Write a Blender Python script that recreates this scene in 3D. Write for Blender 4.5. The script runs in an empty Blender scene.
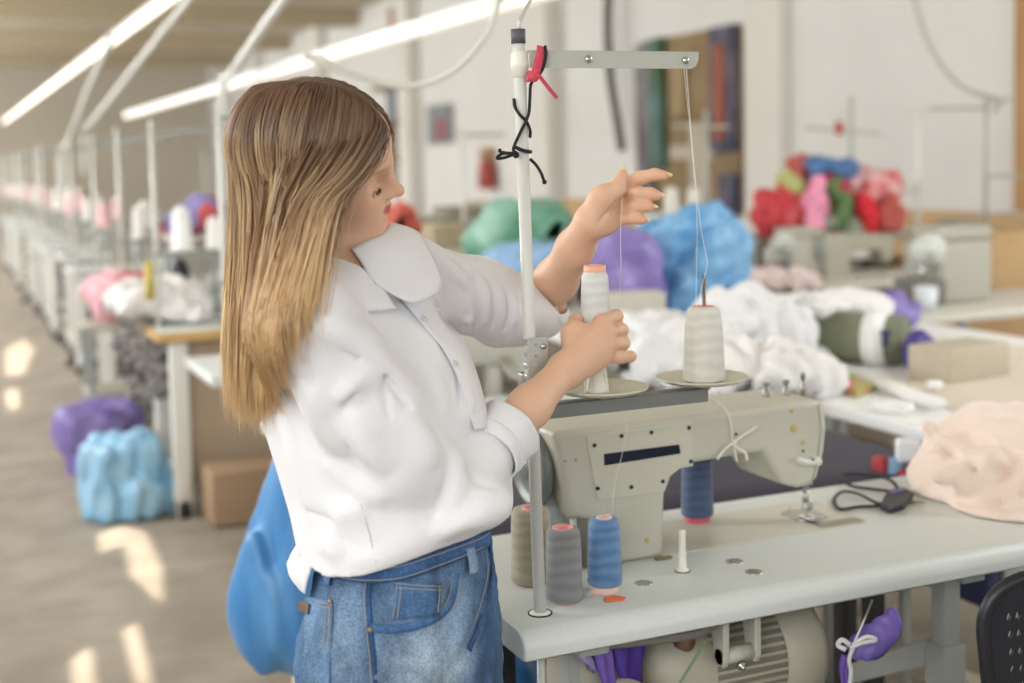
import bpy, bmesh, math, random
import numpy as np
from math import sin, cos, tan, radians as R, pi
from mathutils import Vector, Matrix, noise as mn
random.seed(7); rng = np.random.default_rng(7)
SC = bpy.context.scene
COL = SC.collection
# ------------------------------------------------------------------ camera
H=1.46; A=R(23.75); PITCH=R(4.0); ROLL=R(1.2); FPX=1300.0; SH=-90.6
F=np.array([sin(A),cos(A),0]); RT=np.array([cos(A),-sin(A),0]); UP=np.array([0,0,1.])
CFW=F*cos(PITCH)-UP*sin(PITCH); u_=UP*cos(PITCH)+F*sin(PITCH)
CR=RT*cos(ROLL)-u_*sin(ROLL); CU=u_*cos(ROLL)+RT*sin(ROLL)
CAM=np.array([0,0,H])
def ray(px,py): return CFW+CR*(px-512)/FPX+CU*(341.5+SH-py)/FPX
def P(px,py,d):
    v=ray(px,py); return CAM+v*(d/v.dot(F))
def PZ(px,py,z):
    v=ray(px,py); return CAM+v*((z-H)/v[2])
def PX(px,py,x):
    v=ray(px,py); return CAM+v*(x/v[0])
def PY(px,py,y):
    v=ray(px,py); return CAM+v*(y/v[1])
cam=bpy.data.cameras.new('camera'); co=bpy.data.objects.new('camera',cam); COL.objects.link(co)
cam.sensor_width=36; cam.lens=FPX/1024*36; cam.shift_y=SH/1024; cam.clip_end=100
m=Matrix([[CR[i],CU[i],-CFW[i],CAM[i]] for i in range(3)]+[[0,0,0,1]])
co.matrix_world=m; SC.camera=co
cam.dof.use_dof=True; cam.dof.focus_distance=1.86; cam.dof.aperture_fstop=2.3
# ------------------------------------------------------------------ materials
def lin(c):
    if isinstance(c,str): c=tuple(int(c[i:i+2],16)/255 for i in (0,2,4))
    return tuple(((x+.055)/1.055)**2.4 if x>.04045 else x/12.92 for x in c)
MATS={}
def mat(name,c,rough=.5,metal=0,spec=.5,var=0,scale=20,bump=0,bscale=60,c2=None,emit=0,sss=0,alpha=1,stretch=(1,1,1),coat=0,sheen=0,trans=0,detail=4,coord='Object',lo=.35,hi=.65):
    """principled material; colour varies between c and c2 (or c*(1-var)) by noise, optional noise bump"""
    if name in MATS: return MATS[name]
    M=bpy.data.materials.new(name); M.use_nodes=True; nt=M.node_tree; N=nt.nodes; L=nt.links
    b=N['Principled BSDF']; b.inputs['Roughness'].default_value=rough; b.inputs['Metallic'].default_value=metal
    b.inputs['Specular IOR Level'].default_value=spec; a=lin(c)
    b.inputs['Base Color'].default_value=(*a,1)
    if coat: b.inputs['Coat Weight'].default_value=coat
    if sheen: b.inputs['Sheen Weight'].default_value=sheen; b.inputs['Sheen Roughness'].default_value=.5
    if trans: b.inputs['Transmission Weight'].default_value=trans
    if alpha<1: b.inputs['Alpha'].default_value=alpha
    if sss:
        b.inputs['Subsurface Weight'].default_value=sss; b.inputs['Subsurface Radius'].default_value=(1,.35,.2); b.inputs['Subsurface Scale'].default_value=.008
    if emit: b.inputs['Emission Color'].default_value=(*a,1); b.inputs['Emission Strength'].default_value=emit
    tc=None
    if var or c2 or bump:
        tc=N.new('ShaderNodeTexCoord'); mp=N.new('ShaderNodeMapping'); mp.inputs['Scale'].default_value=stretch
        L.new(tc.outputs[coord],mp.inputs['Vector'])
    if var or c2:
        n=N.new('ShaderNodeTexNoise'); n.inputs['Scale'].default_value=scale; n.inputs['Detail'].default_value=detail
        cr=N.new('ShaderNodeValToRGB'); e=cr.color_ramp.elements
        e[0].position=lo; e[1].position=hi; e[0].color=(*a,1)
        e[1].color=(*(lin(c2) if c2 else tuple(x*(1-var) for x in a)),1)
        L.new(mp.outputs[0],n.inputs['Vector']); L.new(n.outputs['Fac'],cr.inputs['Fac']); L.new(cr.outputs['Color'],b.inputs['Base Color'])
    if bump:
        n2=N.new('ShaderNodeTexNoise'); n2.inputs['Scale'].default_value=bscale; n2.inputs['Detail'].default_value=5
        bp=N.new('ShaderNodeBump'); bp.inputs['Strength'].default_value=bump; bp.inputs['Distance'].default_value=.01
        L.new(mp.outputs[0],n2.inputs['Vector']); L.new(n2.outputs['Fac'],bp.inputs['Height']); L.new(bp.outputs[0],b.inputs['Normal'])
    MATS[name]=M; return M
# ------------------------------------------------------------------ mesh building
def V(*a): return np.array(a if len(a)>1 else a[0],dtype=float)
def nrm(v): v=np.asarray(v,float); return v/(np.linalg.norm(v)+1e-12)
def frame_of(d):
    d=nrm(d); t=V(0,0,1) if abs(d[2])<.9 else V(1,0,0)
    x=nrm(np.cross(t,d)); y=np.cross(d,x); return x,y,d
def smooth_path(pts,n=8):
    pts=[V(p) for p in pts]
    if len(pts)<3: return pts
    P_=[2*pts[0]-pts[1]]+pts+[2*pts[-1]-pts[-2]]; out=[]
    for i in range(1,len(P_)-2):
        for k in range(n):
            t=k/n; a,b,c,d=P_[i-1],P_[i],P_[i+1],P_[i+2]
            out.append(.5*((2*b)+(-a+c)*t+(2*a-5*b+4*c-d)*t*t+(-a+3*b-3*c+d)*t**3))
    out.append(pts[-1]); return out
class MB:
    def __init__(s): s.v=[]; s.f=[]; s.sm=[]
    def add(s,vs,fs,smooth=True):
        o=len(s.v); s.v+= [tuple(map(float,q)) for q in vs]; s.f+=[tuple(i+o for i in f) for f in fs]; s.sm+=[smooth]*len(fs); return s
    def box(s,c,size,rot=None,bev=0):
        c=V(c); h=V(size)/2; M_=rot if rot is not None else np.eye(3)
        if bev:
            bm=bmesh.new(); bmesh.ops.create_cube(bm,size=1)
            for v in bm.verts: v.co=Vector([v.co[i]*size[i] for i in range(3)])
            bmesh.ops.bevel(bm,geom=bm.edges[:],offset=min(bev,min(size)*.45),segments=3,affect='EDGES',profile=.5)
            bm.verts.index_update(); vs=[c+M_@V(v.co) for v in bm.verts]; fs=[[v.index for v in f.verts] for f in bm.faces]; bm.free()
            return s.add(vs,fs,True)
        vs=[c+M_@(h*V(x,y,z)) for x in(-1,1) for y in(-1,1) for z in(-1,1)]
        return s.add(vs,[(0,1,3,2),(4,6,7,5),(0,4,5,1),(2,3,7,6),(0,2,6,4),(1,5,7,3)],False)
    def tube(s,pts,r,seg=10,cap=True,flat=1.0,smooth=True,up=None):
        pts=[V(p) for p in pts]; n=len(pts); rs=r if hasattr(r,'__len__') else [r]*n
        vs=[];fs=[]; px=None
        for i,p in enumerate(pts):
            d=nrm(pts[min(i+1,n-1)]-pts[max(i-1,0)])
            if px is None:
                x=frame_of(d)[0] if up is None else nrm(np.cross(up,d))
            else: x=nrm(px-d*px.dot(d))
            px=x; y=np.cross(d,x)
            for k in range(seg):
                a=2*pi*k/seg; vs.append(p+x*cos(a)*rs[i]+y*sin(a)*rs[i]*flat)
        for i in range(n-1):
            for k in range(seg):
                a=i*seg+k; b=i*seg+(k+1)%seg; fs.append((a,b,b+seg,a+seg))
        if cap: fs.append(tuple(range(seg))[::-1]); fs.append(tuple(range((n-1)*seg,n*seg)))
        return s.add(vs,fs,smooth)
    def cyl(s,a,b,r,r2=None,seg=24,smooth=True):
        return s.tube([a,b],[r,r if r2 is None else r2],seg,smooth=smooth)
    def lathe(s,prof,c=(0,0,0),axis=(0,0,1),seg=32):
        x,y,z=frame_of(axis); c=V(c); vs=[];fs=[];n=len(prof)
        for r,h in prof:
            for k in range(seg):
                a=2*pi*k/seg; vs.append(c+z*h+(x*cos(a)+y*sin(a))*max(r,1e-5))
        for i in range(n-1):
            for k in range(seg):
                a=i*seg+k;b=i*seg+(k+1)%seg; fs.append((a,b,b+seg,a+seg))
        return s.add(vs,fs,True)
    def prism(s,out,o,ex,ey,ez,t0,t1,bev=0,smooth=False):
        """outline (2D list) in plane ex,ey at origin o extruded along ez from t0 to t1"""
        o,ex,ey,ez=V(o),V(ex),V(ey),V(ez); n=len(out)
        bm=bmesh.new()
        a=[bm.verts.new(Vector(o+ex*p[0]+ey*p[1]+ez*t0)) for p in out]; b=[bm.verts.new(Vector(o+ex*p[0]+ey*p[1]+ez*t1)) for p in out]
        fa=bm.faces.new(a); fb=bm.faces.new(b[::-1])
        for i in range(n): bm.faces.new((a[i],b[i],b[(i+1)%n],a[(i+1)%n]))
        bmesh.ops.recalc_face_normals(bm,faces=bm.faces)
        if bev:
            es=list(set(fa.edges)|set(fb.edges)); bmesh.ops.bevel(bm,geom=es,offset=bev,segments=3,affect='EDGES',profile=.5,clamp_overlap=True)
        bm.verts.index_update(); vs=[V(v.co) for v in bm.verts]; fs=[[v.index for v in f.verts] for f in bm.faces]; bm.free()
        return s.add(vs,fs,smooth)
    def grid(s,fn,nu,nv,smooth=True,closeu=False):
        vs=[fn(i/(nu-1),j/(nv-1)) for i in range(nu) for j in range(nv)]
        fs=[(i*nv+j,(i+1)*nv+j,(i+1)*nv+j+1,i*nv+j+1) for i in range(nu-1) for j in range(nv-1)]
        return s.add(vs,fs,smooth)
    def ball(s,c,r,seg=16,rot=None):
        r=V(r,r,r) if np.isscalar(r) else V(r); M_=rot if rot is not None else np.eye(3); c=V(c)
        def fn(u,v):
            th=pi*u; ph=2*pi*v; return c+M_@(r*V(sin(th)*cos(ph),sin(th)*sin(ph),cos(th)))
        return s.grid(fn,seg//2+2,seg+1)
    def build(s,name,m_,parent=None,solid=0,bevel=0,sub=0,weld=False,loc=None,autosm=None):
        me=bpy.data.meshes.new(name); me.from_pydata(s.v,[],s.f); me.materials.append(m_)
        me.polygons.foreach_set('use_smooth',s.sm)
        o=bpy.data.objects.new(name,me); COL.objects.link(o)
        if weld or sub:
            bm=bmesh.new(); bm.from_mesh(me); bmesh.ops.remove_doubles(bm,verts=bm.verts,dist=1e-5); bmesh.ops.recalc_face_normals(bm,faces=bm.faces); bm.to_mesh(me); bm.free()
        else:
            bm=bmesh.new(); bm.from_mesh(me); bmesh.ops.recalc_face_normals(bm,faces=bm.faces); bm.to_mesh(me); bm.free()
        if parent is not None:
            o.parent=parent; o.matrix_parent_inverse=wmat(parent).inverted()
        if solid: q=o.modifiers.new('s','SOLIDIFY'); q.thickness=solid; q.offset=0
        if bevel: q=o.modifiers.new('b','BEVEL'); q.width=bevel; q.segments=3; q.limit_method='ANGLE'; q.angle_limit=R(40); 
        if sub: q=o.modifiers.new('u','SUBSURF'); q.levels=sub; q.render_levels=sub
        return o
def wmat(o):
    M_=o.matrix_basis.copy()
    if o.parent is not None: M_=wmat(o.parent)@o.matrix_parent_inverse@M_
    return M_
def recentre(o):
    """put a single-mesh thing's origin at its base"""
    me=o.data; n=len(me.vertices); a=np.empty(n*3); me.vertices.foreach_get('co',a); a=a.reshape(-1,3)
    c=V((a[:,0].min()+a[:,0].max())/2,(a[:,1].min()+a[:,1].max())/2,a[:,2].min()); a-=c
    me.vertices.foreach_set('co',a.ravel()); o.location=o.location+Vector(c); return o
def tag(o,label,cat,group=None,kind=None):
    if label: o['label']=label
    if cat: o['category']=cat
    if group: o['group']=group
    if kind: o['kind']=kind
    if o.type=='MESH' and o.location.length<1e-9 and kind!='structure' and o.parent is None and not o.children: recentre(o)
    return o
def thing(name,label,cat,loc=(0,0,0),rz=0,group=None):
    o=bpy.data.objects.new(name,None); COL.objects.link(o); o.location=Vector(tuple(map(float,loc))); o.rotation_euler=(0,0,rz); o.empty_display_size=.05
    return tag(o,label,cat,group)
def struct(o): o['kind']='structure'; return o
def clone(o,parent=None,loc=None,rz=None,label=None,group=None,scale=None):
    c=o.copy(); COL.objects.link(c)
    if parent is not None: c.parent=parent; c.matrix_parent_inverse=o.matrix_parent_inverse.copy()
    if loc is not None: c.location=Vector(tuple(map(float,loc)))
    if rz is not None: c.rotation_euler[2]=rz
    if scale is not None: c.scale=(scale,)*3 if np.isscalar(scale) else scale
    if label: c['label']=label
    if group: c['group']=group
    for ch in list(o.children): clone(ch,c)
    return c
def rotz(a): return np.array([[cos(a),-sin(a),0],[sin(a),cos(a),0],[0,0,1.]])
def rotx(a): return np.array([[1,0,0],[0,cos(a),-sin(a)],[0,sin(a),cos(a)]])
def roty(a): return np.array([[cos(a),0,sin(a)],[0,1,0],[-sin(a),0,cos(a)]])
def sphere_noise(p,s,seed=0): return mn.noise(Vector((p[0]*s+seed*7.3,p[1]*s+seed*3.1,p[2]*s-seed*5.7)))
# ------------------------------------------------------------------ distance-field solids (union, carve, surface nets)
class SDF:
    def __init__(s): s.p=[]     # (fn, centre, radius, op, k)
    def cone(s,a,b,ra,rb,k=.01,op='u',flat=None):
        a,b=V(a),V(b); ba=b-a; bb=max(ba.dot(ba),1e-10)
        if flat is not None: ax,sc=nrm(flat[0]),flat[1]
        def fn(p):
            pa=p-a
            if flat is not None: 
                h=np.clip(pa@ba/bb,0,1); q=pa-h[:,None]*ba; t=q@ax; q=q+np.outer(t*(1/sc-1),ax)
                return (np.sqrt((q*q).sum(1))-(ra+(rb-ra)*h))*min(1,sc)**.5
            h=np.clip(pa@ba/bb,0,1); q=pa-h[:,None]*ba
            return np.sqrt((q*q).sum(1))-(ra+(rb-ra)*h)
        s.p.append((fn,(a+b)/2,math.sqrt(bb)/2+max(ra,rb)*(1 if flat is None else max(1,flat[1])),op,k)); return s
    def chain(s,pts,rs,k=.01,op='u',flat=None):
        for i in range(len(pts)-1): s.cone(pts[i],pts[i+1],rs[i],rs[i+1],k,op,flat)
        return s
    def ell(s,c,r,rot=None,k=.01,op='u'):
        c,r=V(c),V(r); M_=np.eye(3) if rot is None else np.array(rot)
        def fn(p):
            q=(p-c)@M_; a=q/r; k0=np.sqrt((a*a).sum(1)); b=q/(r*r); k1=np.sqrt((b*b).sum(1))+1e-9
            return k0*(k0-1)/k1
        s.p.append((fn,c,r.max(),op,k)); return s
    def box(s,c,h,rot=None,rr=.005,k=.005,op='u'):
        c,h=V(c),V(h); M_=np.eye(3) if rot is None else np.array(rot)
        def fn(p):
            q=np.abs((p-c)@M_)-(h-rr); return np.sqrt((np.maximum(q,0)**2).sum(1))+np.minimum(q.max(1),0)-rr
        s.p.append((fn,c,float(np.linalg.norm(h)),op,k)); return s
    def loft(s,z,c,a,b,fw,k=.02,op='u',pw=2.0):
        """stack of elliptical sections along world z. c: (n,2) xy centres; a: half depth along fw; b: half width across"""
        z=np.array(z,float); o=np.argsort(z); z=z[o]; c=np.array(c,float)[o]; a=np.array(a,float)[o]; b=np.array(b,float)[o]
        zz=np.linspace(z[0],z[-1],80)
        def sm(y):
            y2=np.interp(zz,z,y); ker=np.hanning(9); ker/=ker.sum(); return np.convolve(np.pad(y2,4,'edge'),ker,'valid')
        cx,cy,aa,bb=sm(c[:,0]),sm(c[:,1]),sm(a),sm(b); fx=nrm(V(fw[0],fw[1])); lx=V(-fx[1],fx[0])
        def fn(p):
            zc=np.clip(p[:,2],z[0],z[-1]); dx=p[:,0]-np.interp(zc,zz,cx); dy=p[:,1]-np.interp(zc,zz,cy)
            A_=np.interp(zc,zz,aa); B_=np.interp(zc,zz,bb); u=np.abs(dx*fx[0]+dy*fx[1])/A_; w=np.abs(dx*lx[0]+dy*lx[1])/B_
            q=(u**pw+w**pw)**(1/pw); d=(q-1)*np.minimum(A_,B_)*.95; e=np.abs(p[:,2]-zc)
            return np.where(e>0,np.sqrt(np.maximum(d,0)**2+e**2)+np.minimum(d,0)*0,np.maximum(d,np.maximum(z[0]-p[:,2],p[:,2]-z[-1])))
        cc=V(c[:,0].mean(),c[:,1].mean(),z.mean()); s.p.append((fn,cc,math.hypot((z[-1]-z[0])/2,max(aa.max(),bb.max()))+.08,op,k)); return s
    def fn(s,f,c,r,op='u',k=.01): s.p.append((f,V(c),r,op,k)); return s
    def disp(s,f): s.p.append((f,None,0,'d',0)); return s
    def ev(s,p,near=None):
        d=np.full(len(p),1e3)
        for (f,c,r,op,k) in (s.p if near is None else near):
            if op=='d': d=d+f(p); continue
            e=f(p)
            if op=='u':
                h=np.maximum(k-np.abs(d-e),0)/k; d=np.minimum(d,e)-h*h*k*.25
            elif op=='s':
                h=np.maximum(k-np.abs(-e-d),0)/k; d=np.maximum(d,-e)+h*h*k*.25
            elif op=='i':
                d=np.maximum(d,e)
        return d
    def d1(s,p): return float(s.ev(V(p)[None,:])[0])
    def grad(s,p,e=.0008):
        q=np.array([p,p,p,p,p,p],float)
        for i in range(3): q[2*i,i]+=e; q[2*i+1,i]-=e
        d=s.ev(q); return nrm(V(d[0]-d[1],d[2]-d[3],d[4]-d[5]))
    def hit(s,px,py,d0=1.2,d1=2.6,off=0):
        v=ray(px,py); v=v/v.dot(F); ds=np.linspace(d0,d1,400); q=CAM+v*ds[:,None]; e=s.ev(q); i=np.argmax(e<0)
        if e[i]>=0: i=int(np.argmin(e)); p=q[i]
        else:
            lo,hi=ds[max(i-1,0)],ds[i]
            for _ in range(8):
                m_=(lo+hi)/2
                if s.d1(CAM+v*m_)<0: hi=m_
                else: lo=m_
            p=CAM+v*lo
        if off: p=p+s.grad(p)*off
        return p
    def mesh(s,h,n=14,lo=None,hi=None):
        us=[q for q in s.p if q[3]=='u']
        mn_=np.min([q[1]-q[2] for q in us],0)-.02; mx=np.max([q[1]+q[2] for q in us],0)+.02
        if lo is not None: mn_=np.maximum(mn_,lo)
        if hi is not None: mx=np.minimum(mx,hi)
        nb=np.ceil((mx-mn_)/(h*n)).astype(int); B=h*n; rb=B*.87
        I=np.stack(np.meshgrid(*[np.arange(k) for k in nb],indexing='ij'),-1).reshape(-1,3)
        cen=mn_+(I+.5)*B; d=s.ev(cen); keep=np.abs(d)<rb*1.35+.01
        I=I[keep]; cen=cen[keep]
        g=np.stack(np.meshgrid(*[np.arange(n+1)]*3,indexing='ij'),-1).reshape(-1,3)
        tot=nb*n+8; st=np.array([tot[1]*tot[2],tot[2],1],dtype=np.int64)
        ck=[];cv=[];ek=[];ea=[];es=[]
        for q,c in zip(I,cen):
            near=[t for t in s.p if t[1] is None or np.linalg.norm(c-t[1])-t[2]<rb+.02+3*t[4]]
            if not near: continue
            gi=g+q*n; D=s.ev(mn_+gi*h,near).reshape(n+1,n+1,n+1)
            S=D<0
            if S.all() or not S.any(): continue
            c8=[S[i:n+i,j:n+j,k:n+k] for i in(0,1) for j in(0,1) for k in(0,1)]
            sm=sum(x.astype(np.int8) for x in c8); mx_=(sm>0)&(sm<8)
            idx=np.argwhere(mx_)
            if len(idx)==0: continue
            acc=np.zeros((len(idx),3)); cnt=np.zeros(len(idx))
            i,j,k=idx.T
            for ax in range(3):
                o=[0,1,2]; o.remove(ax)
                for u in(0,1):
                    for w in(0,1):
                        a=[i,j,k]; a=[x.copy() for x in a]; a[o[0]]+=u; a[o[1]]+=w; b=[x.copy() for x in a]; b[ax]+=1
                        da=D[a[0],a[1],a[2]]; db=D[b[0],b[1],b[2]]; cr=(da<0)!=(db<0); t=np.where(cr,da/(da-db+1e-20),0)
                        pt=np.stack(a,1).astype(float)-idx; pt[:,ax]+=t; acc+=pt*cr[:,None]; cnt+=cr
            pos=mn_+(idx+q*n+acc/cnt[:,None])*h
            ck.append(((idx+q*n)+1)@st); cv.append(pos)
            for ax in range(3):
                sl=[slice(0,n)]*3; s2=list(sl); s2[ax]=slice(1,n+1)
                a=S[tuple(sl)]; b=S[tuple(s2)]; e=np.argwhere(a!=b)
                if len(e): ek.append((e+q*n)+1); ea.append(np.full(len(e),ax)); es.append(a[tuple(e.T)])
        ck=np.concatenate(ck); cv=np.concatenate(cv); o=np.argsort(ck); ck=ck[o]; cv=cv[o]
        ek=np.concatenate(ek); ea=np.concatenate(ea); es=np.concatenate(es); faces=[]
        for ax in range(3):
            m_=ea==ax; e=ek[m_]; sg=es[m_]; o1,o2=(ax+1)%3,(ax+2)%3
            ks=[]
            for (u,w) in((0,0),(-1,0),(-1,-1),(0,-1)):
                t=e.copy(); t[:,o1]+=u; t[:,o2]+=w; ks.append(t@st)
            ks=np.stack(ks,1); ix=np.searchsorted(ck,ks); ix=np.minimum(ix,len(ck)-1); ok=(ck[ix]==ks).all(1)
            ix=ix[ok]; sg=sg[ok]; ix[~sg]=ix[~sg][:,::-1]; faces.append(ix)
        return cv,np.concatenate(faces)
def npmesh(name,vs,fs,m_,parent=None,smooth=True,cols=None,smooth_it=0):
    if smooth_it:
        f=np.asarray(fs); a=np.concatenate([f[:,[0,1]],f[:,[1,2]],f[:,[2,3]],f[:,[3,0]]])
        for _ in range(smooth_it):
            s_=np.zeros_like(vs); c_=np.zeros(len(vs))
            np.add.at(s_,a[:,0],vs[a[:,1]]); np.add.at(s_,a[:,1],vs[a[:,0]]); np.add.at(c_,a[:,0],1); np.add.at(c_,a[:,1],1)
            vs=vs*.5+.5*s_/np.maximum(c_,1)[:,None]
    me=bpy.data.meshes.new(name); fs=np.asarray(fs); nf,w=fs.shape
    me.vertices.add(len(vs)); me.vertices.foreach_set('co',np.asarray(vs,np.float32).ravel())
    me.loops.add(nf*w); me.loops.foreach_set('vertex_index',fs.astype(np.int32).ravel())
    me.polygons.add(nf); me.polygons.foreach_set('loop_start',np.arange(0,nf*w,w,dtype=np.int32))
    me.polygons.foreach_set('use_smooth',np.full(nf,smooth)); me.update(calc_edges=True); me.validate()
    me.materials.append(m_)
    if cols is not None:
        at=me.color_attributes.new('tint','FLOAT_COLOR','POINT'); c4=np.ones((len(vs),4),np.float32); c4[:,:3]=cols; at.data.foreach_set('color',c4.ravel())
    o=bpy.data.objects.new(name,me); COL.objects.link(o)
    if parent is not None: o.parent=parent; o.matrix_parent_inverse=wmat(parent).inverted()
    return o
def tint_mat(name,rough=.5,sss=0,spec=.5,bump=0,bscale=300,sheen=0):
    M_=mat(name,'ffffff',rough,sss=sss,spec=spec,bump=bump,bscale=bscale,sheen=sheen); nt=M_.node_tree
    a=nt.nodes.new('ShaderNodeVertexColor'); a.layer_name='tint'; nt.links.new(a.outputs['Color'],nt.nodes['Principled BSDF'].inputs['Base Color']); return M_
# ================================================================== materials used widely
M_table=mat('table_laminate','d9dedb',.34,var=.05,scale=260,bump=.02,bscale=400,stretch=(1,1,1))
M_edge=mat('table_edge_laminate','c2c6bd',.42,var=.06,scale=120,stretch=(1,8,1))
M_cream=mat('machine_enamel','cbc8b9',.38,var=.04,scale=9,bump=.015,bscale=300)
M_cream2=mat('machine_enamel_dark','a5a394',.45)
M_chrome=mat('chrome','c8c8c4',.22,metal=1)
M_steel=mat('brushed_steel','9a9a94',.38,metal=.9)
M_dark=mat('black_plastic','17181c',.4)
M_navyplate=mat('navy_plate','101a2c',.35)
M_white=mat('painted_white_metal','dddcd5',.42)
M_whitep=mat('white_plastic','e8e6da',.35)
M_greymet=mat('grey_painted_metal','9ea29c',.45)
M_rubber=mat('rubber','2c2c2e',.7)
M_pink=mat('pink_plastic','f0a3a0',.4)
M_pink2=mat('rose_plastic','e8607a',.4)
M_orange=mat('orange_plastic','e8743c',.4)
M_wall=mat('wall_plaster','e2dfda',.85,var=.04,scale=1.2,bump=.03,bscale=12)
M_ceil=mat('ceiling_plaster','cfc5b0',.9,var=.06,scale=.8)
def thread_mat(name,c,c2):
    """wound thread: fine helical bands, two tones"""
    if name in MATS: return MATS[name]
    M_=mat(name,c,.55,sheen=.3); nt=M_.node_tree; N,L=nt.nodes,nt.links; b=N['Principled BSDF']
    tc=N.new('ShaderNodeTexCoord'); mp=N.new('ShaderNodeMapping'); L.new(tc.outputs['Object'],mp.inputs['Vector'])
    w=N.new('ShaderNodeTexWave'); w.wave_type='BANDS'; w.bands_direction='Z'; w.inputs['Scale'].default_value=17; w.inputs['Distortion'].default_value=5; w.inputs['Detail'].default_value=2; w.inputs['Detail Scale'].default_value=.9
    w2=N.new('ShaderNodeTexWave'); w2.bands_direction='Z'; w2.inputs['Scale'].default_value=330; w2.inputs['Distortion'].default_value=1.5
    L.new(mp.outputs[0],w.inputs['Vector']); L.new(mp.outputs[0],w2.inputs['Vector'])
    cr=N.new('ShaderNodeMix'); cr.data_type='RGBA'; cr.inputs[6].default_value=(*lin(c),1); cr.inputs[7].default_value=(*lin(c2),1)
    L.new(w.outputs['Fac'],cr.inputs[0]); L.new(cr.outputs[2],b.inputs['Base Color'])
    bp=N.new('ShaderNodeBump'); bp.inputs['Strength'].default_value=.35; bp.inputs['Distance'].default_value=.001; L.new(w2.outputs['Fac'],bp.inputs['Height']); L.new(bp.outputs[0],b.inputs['Normal'])
    return M_
def spool(name,label,cat,loc,r0,r1,h,c,c2,core,corer=None,base=0,up=0,tilt=None,group=None,topc=None,hollow=True):
    """cone of thread: r0 bottom radius, r1 top radius; core material shows at top and bottom"""
    cr=corer or r1*.62; e=h*.035
    root=thing(name,label,cat,loc,0,group)
    w=MB(); w.lathe([(cr,base),(r0-e*.6,base),(r0,base+e),(r0*.35+r1*.65+.0006,base+h*.7),(r1,base+h-e*2),(r1-e*.8,base+h-e*.5),(r1-e*2.2,base+h),(cr*1.0,base+h-.001)],seg=36)
    o=w.build('wound_thread',thread_mat('thread_'+c,c,c2),root)
    k=MB(); hh=h+base
    k.lathe([(0,0),(r0*.78,0),(r0*.8,.004),(r0*.72,base+.004),(cr*1.02,base+.01),(cr*1.02,hh-.003),(cr*(1.04 if up else 1.0),hh+.0008+up),(cr*.84,hh+.0012+up),(cr*.66,hh-.003+up),(cr*.6,hh-.03),(0,hh-.03)],seg=28)
    q=k.build('spool_core',core,root)
    for x in (o,q): x.matrix_parent_inverse=Matrix.Identity(4); x.location=(0,0,0)
    if tilt is not None: root.rotation_euler=tilt
    return root
# ================================================================== her sewing table
TX0,TX1,TY0,TY1,TZ=.738,1.86,1.662,2.14,.78
tbl=thing('sewing_table','pale grey industrial sewing table with rounded front edge beside the woman','table',(1.3,1.9,0))
def rrect(x0,x1,y0,y1,r00,r10,r11,r01,n=7):
    out=[]
    for (cx,cy,r,a0) in ((x0+r00,y0+r00,r00,pi),(x1-r10,y0+r10,r10,1.5*pi),(x1-r11,y1-r11,r11,0),(x0+r01,y1-r01,r01,.5*pi)):
        for k in range(n): a=a0+pi/2*k/(n-1); out.append((cx+r*cos(a),cy+r*sin(a)))
    return out
# top slab: profile in Y-Z with post-formed (rounded) front, swept along X with rounded front right corner
prof=[]
for k in range(9):
    a=pi-(pi/2)*k/8; prof.append((TY0+.024+.024*cos(a), TZ-.024+.024*sin(a)))
b=MB()
out=rrect(TX0,TX1,TY0,TY1,.006,.11,.01,.006,9)
def ring(inset,z):
    o2=[]
    cx,cy=(TX0+TX1)/2,(TY0+TY1)/2
    for (x,y) in out:
        nx=0;ny=0
        if y<TY0+.12: ny=1
        o2.append((x-(inset if x>TX1-.11 and y<TY0+.2 else 0)*(1 if x>TX1-.05 else .5), y+(inset if y<TY0+.11 else 0),z))
    return o2
rings=[ring(.001,TZ-.040),ring(0,TZ-.037)]+[ring(.030*(1-cos(t)),TZ-.026+.026*sin(t)) for t in np.linspace(0,pi/2,8)]
vs=[q for r_i in rings for q in r_i]; n=len(out); fs=[]
for i in range(len(rings)-1):
    for k in range(n): fs.append((i*n+k,i*n+(k+1)%n,(i+1)*n+(k+1)%n,(i+1)*n+k))
fs.append(tuple(range(n))[::-1]); fs.append(tuple(range((len(rings)-1)*n,len(rings)*n)))
b.add(vs,fs,True); top=b.build('tabletop',M_table,tbl)
top.data.polygons[-1].use_smooth=False; top.data.polygons[-2].use_smooth=False
q=top.modifiers.new('w','WEIGHTED_NORMAL')
b=MB(); b.prism(rrect(.925,1.545,1.893,2.072,.02,.022,.022,.02),(0,0,TZ),(1,0,0),(0,1,0),(0,0,1),-.01,.0012); bed=b.build('bed_plate',mat('bed_enamel','d2cebe',.3,var=.04,scale=30),tbl)
b=MB(); b.prism(rrect(1.44,1.535,1.9,1.93,.006,.006,.006,.006),(0,0,TZ),(1,0,0),(0,1,0),(0,0,1),.0005,.0024); b.build('slide_cover',mat('slide_steel','a7a493',.35,metal=.5),bed)
b=MB(); b.prism(rrect(1.425,1.50,1.95,2.02,.02,.02,.02,.02),(0,0,TZ),(1,0,0),(0,1,0),(0,0,1),.0008,.0028); b.build('needle_plate',mat('plate_steel','c9c9c3',.25,metal=.9),bed)
b=MB(); b.prism(rrect(1.443,1.449,1.93,1.975,.002,.002,.002,.002),(0,0,TZ),(1,0,0),(0,1,0),(0,0,1),.0024,.0031); b.build('needle_slot',M_dark,bed)
for (x,y) in ((1.003,1.784),(1.193,1.812),(1.19,1.750)):
    b=MB(); c=V(x,y,TZ); b.lathe([(.0145,0),(.0145,.0012),(.011,.0016),(.009,.0006),(.0085,.0012),(.004,.0022),(0,.0022)],c=c,seg=28); b.build('table_screw',M_chrome,tbl)
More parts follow.
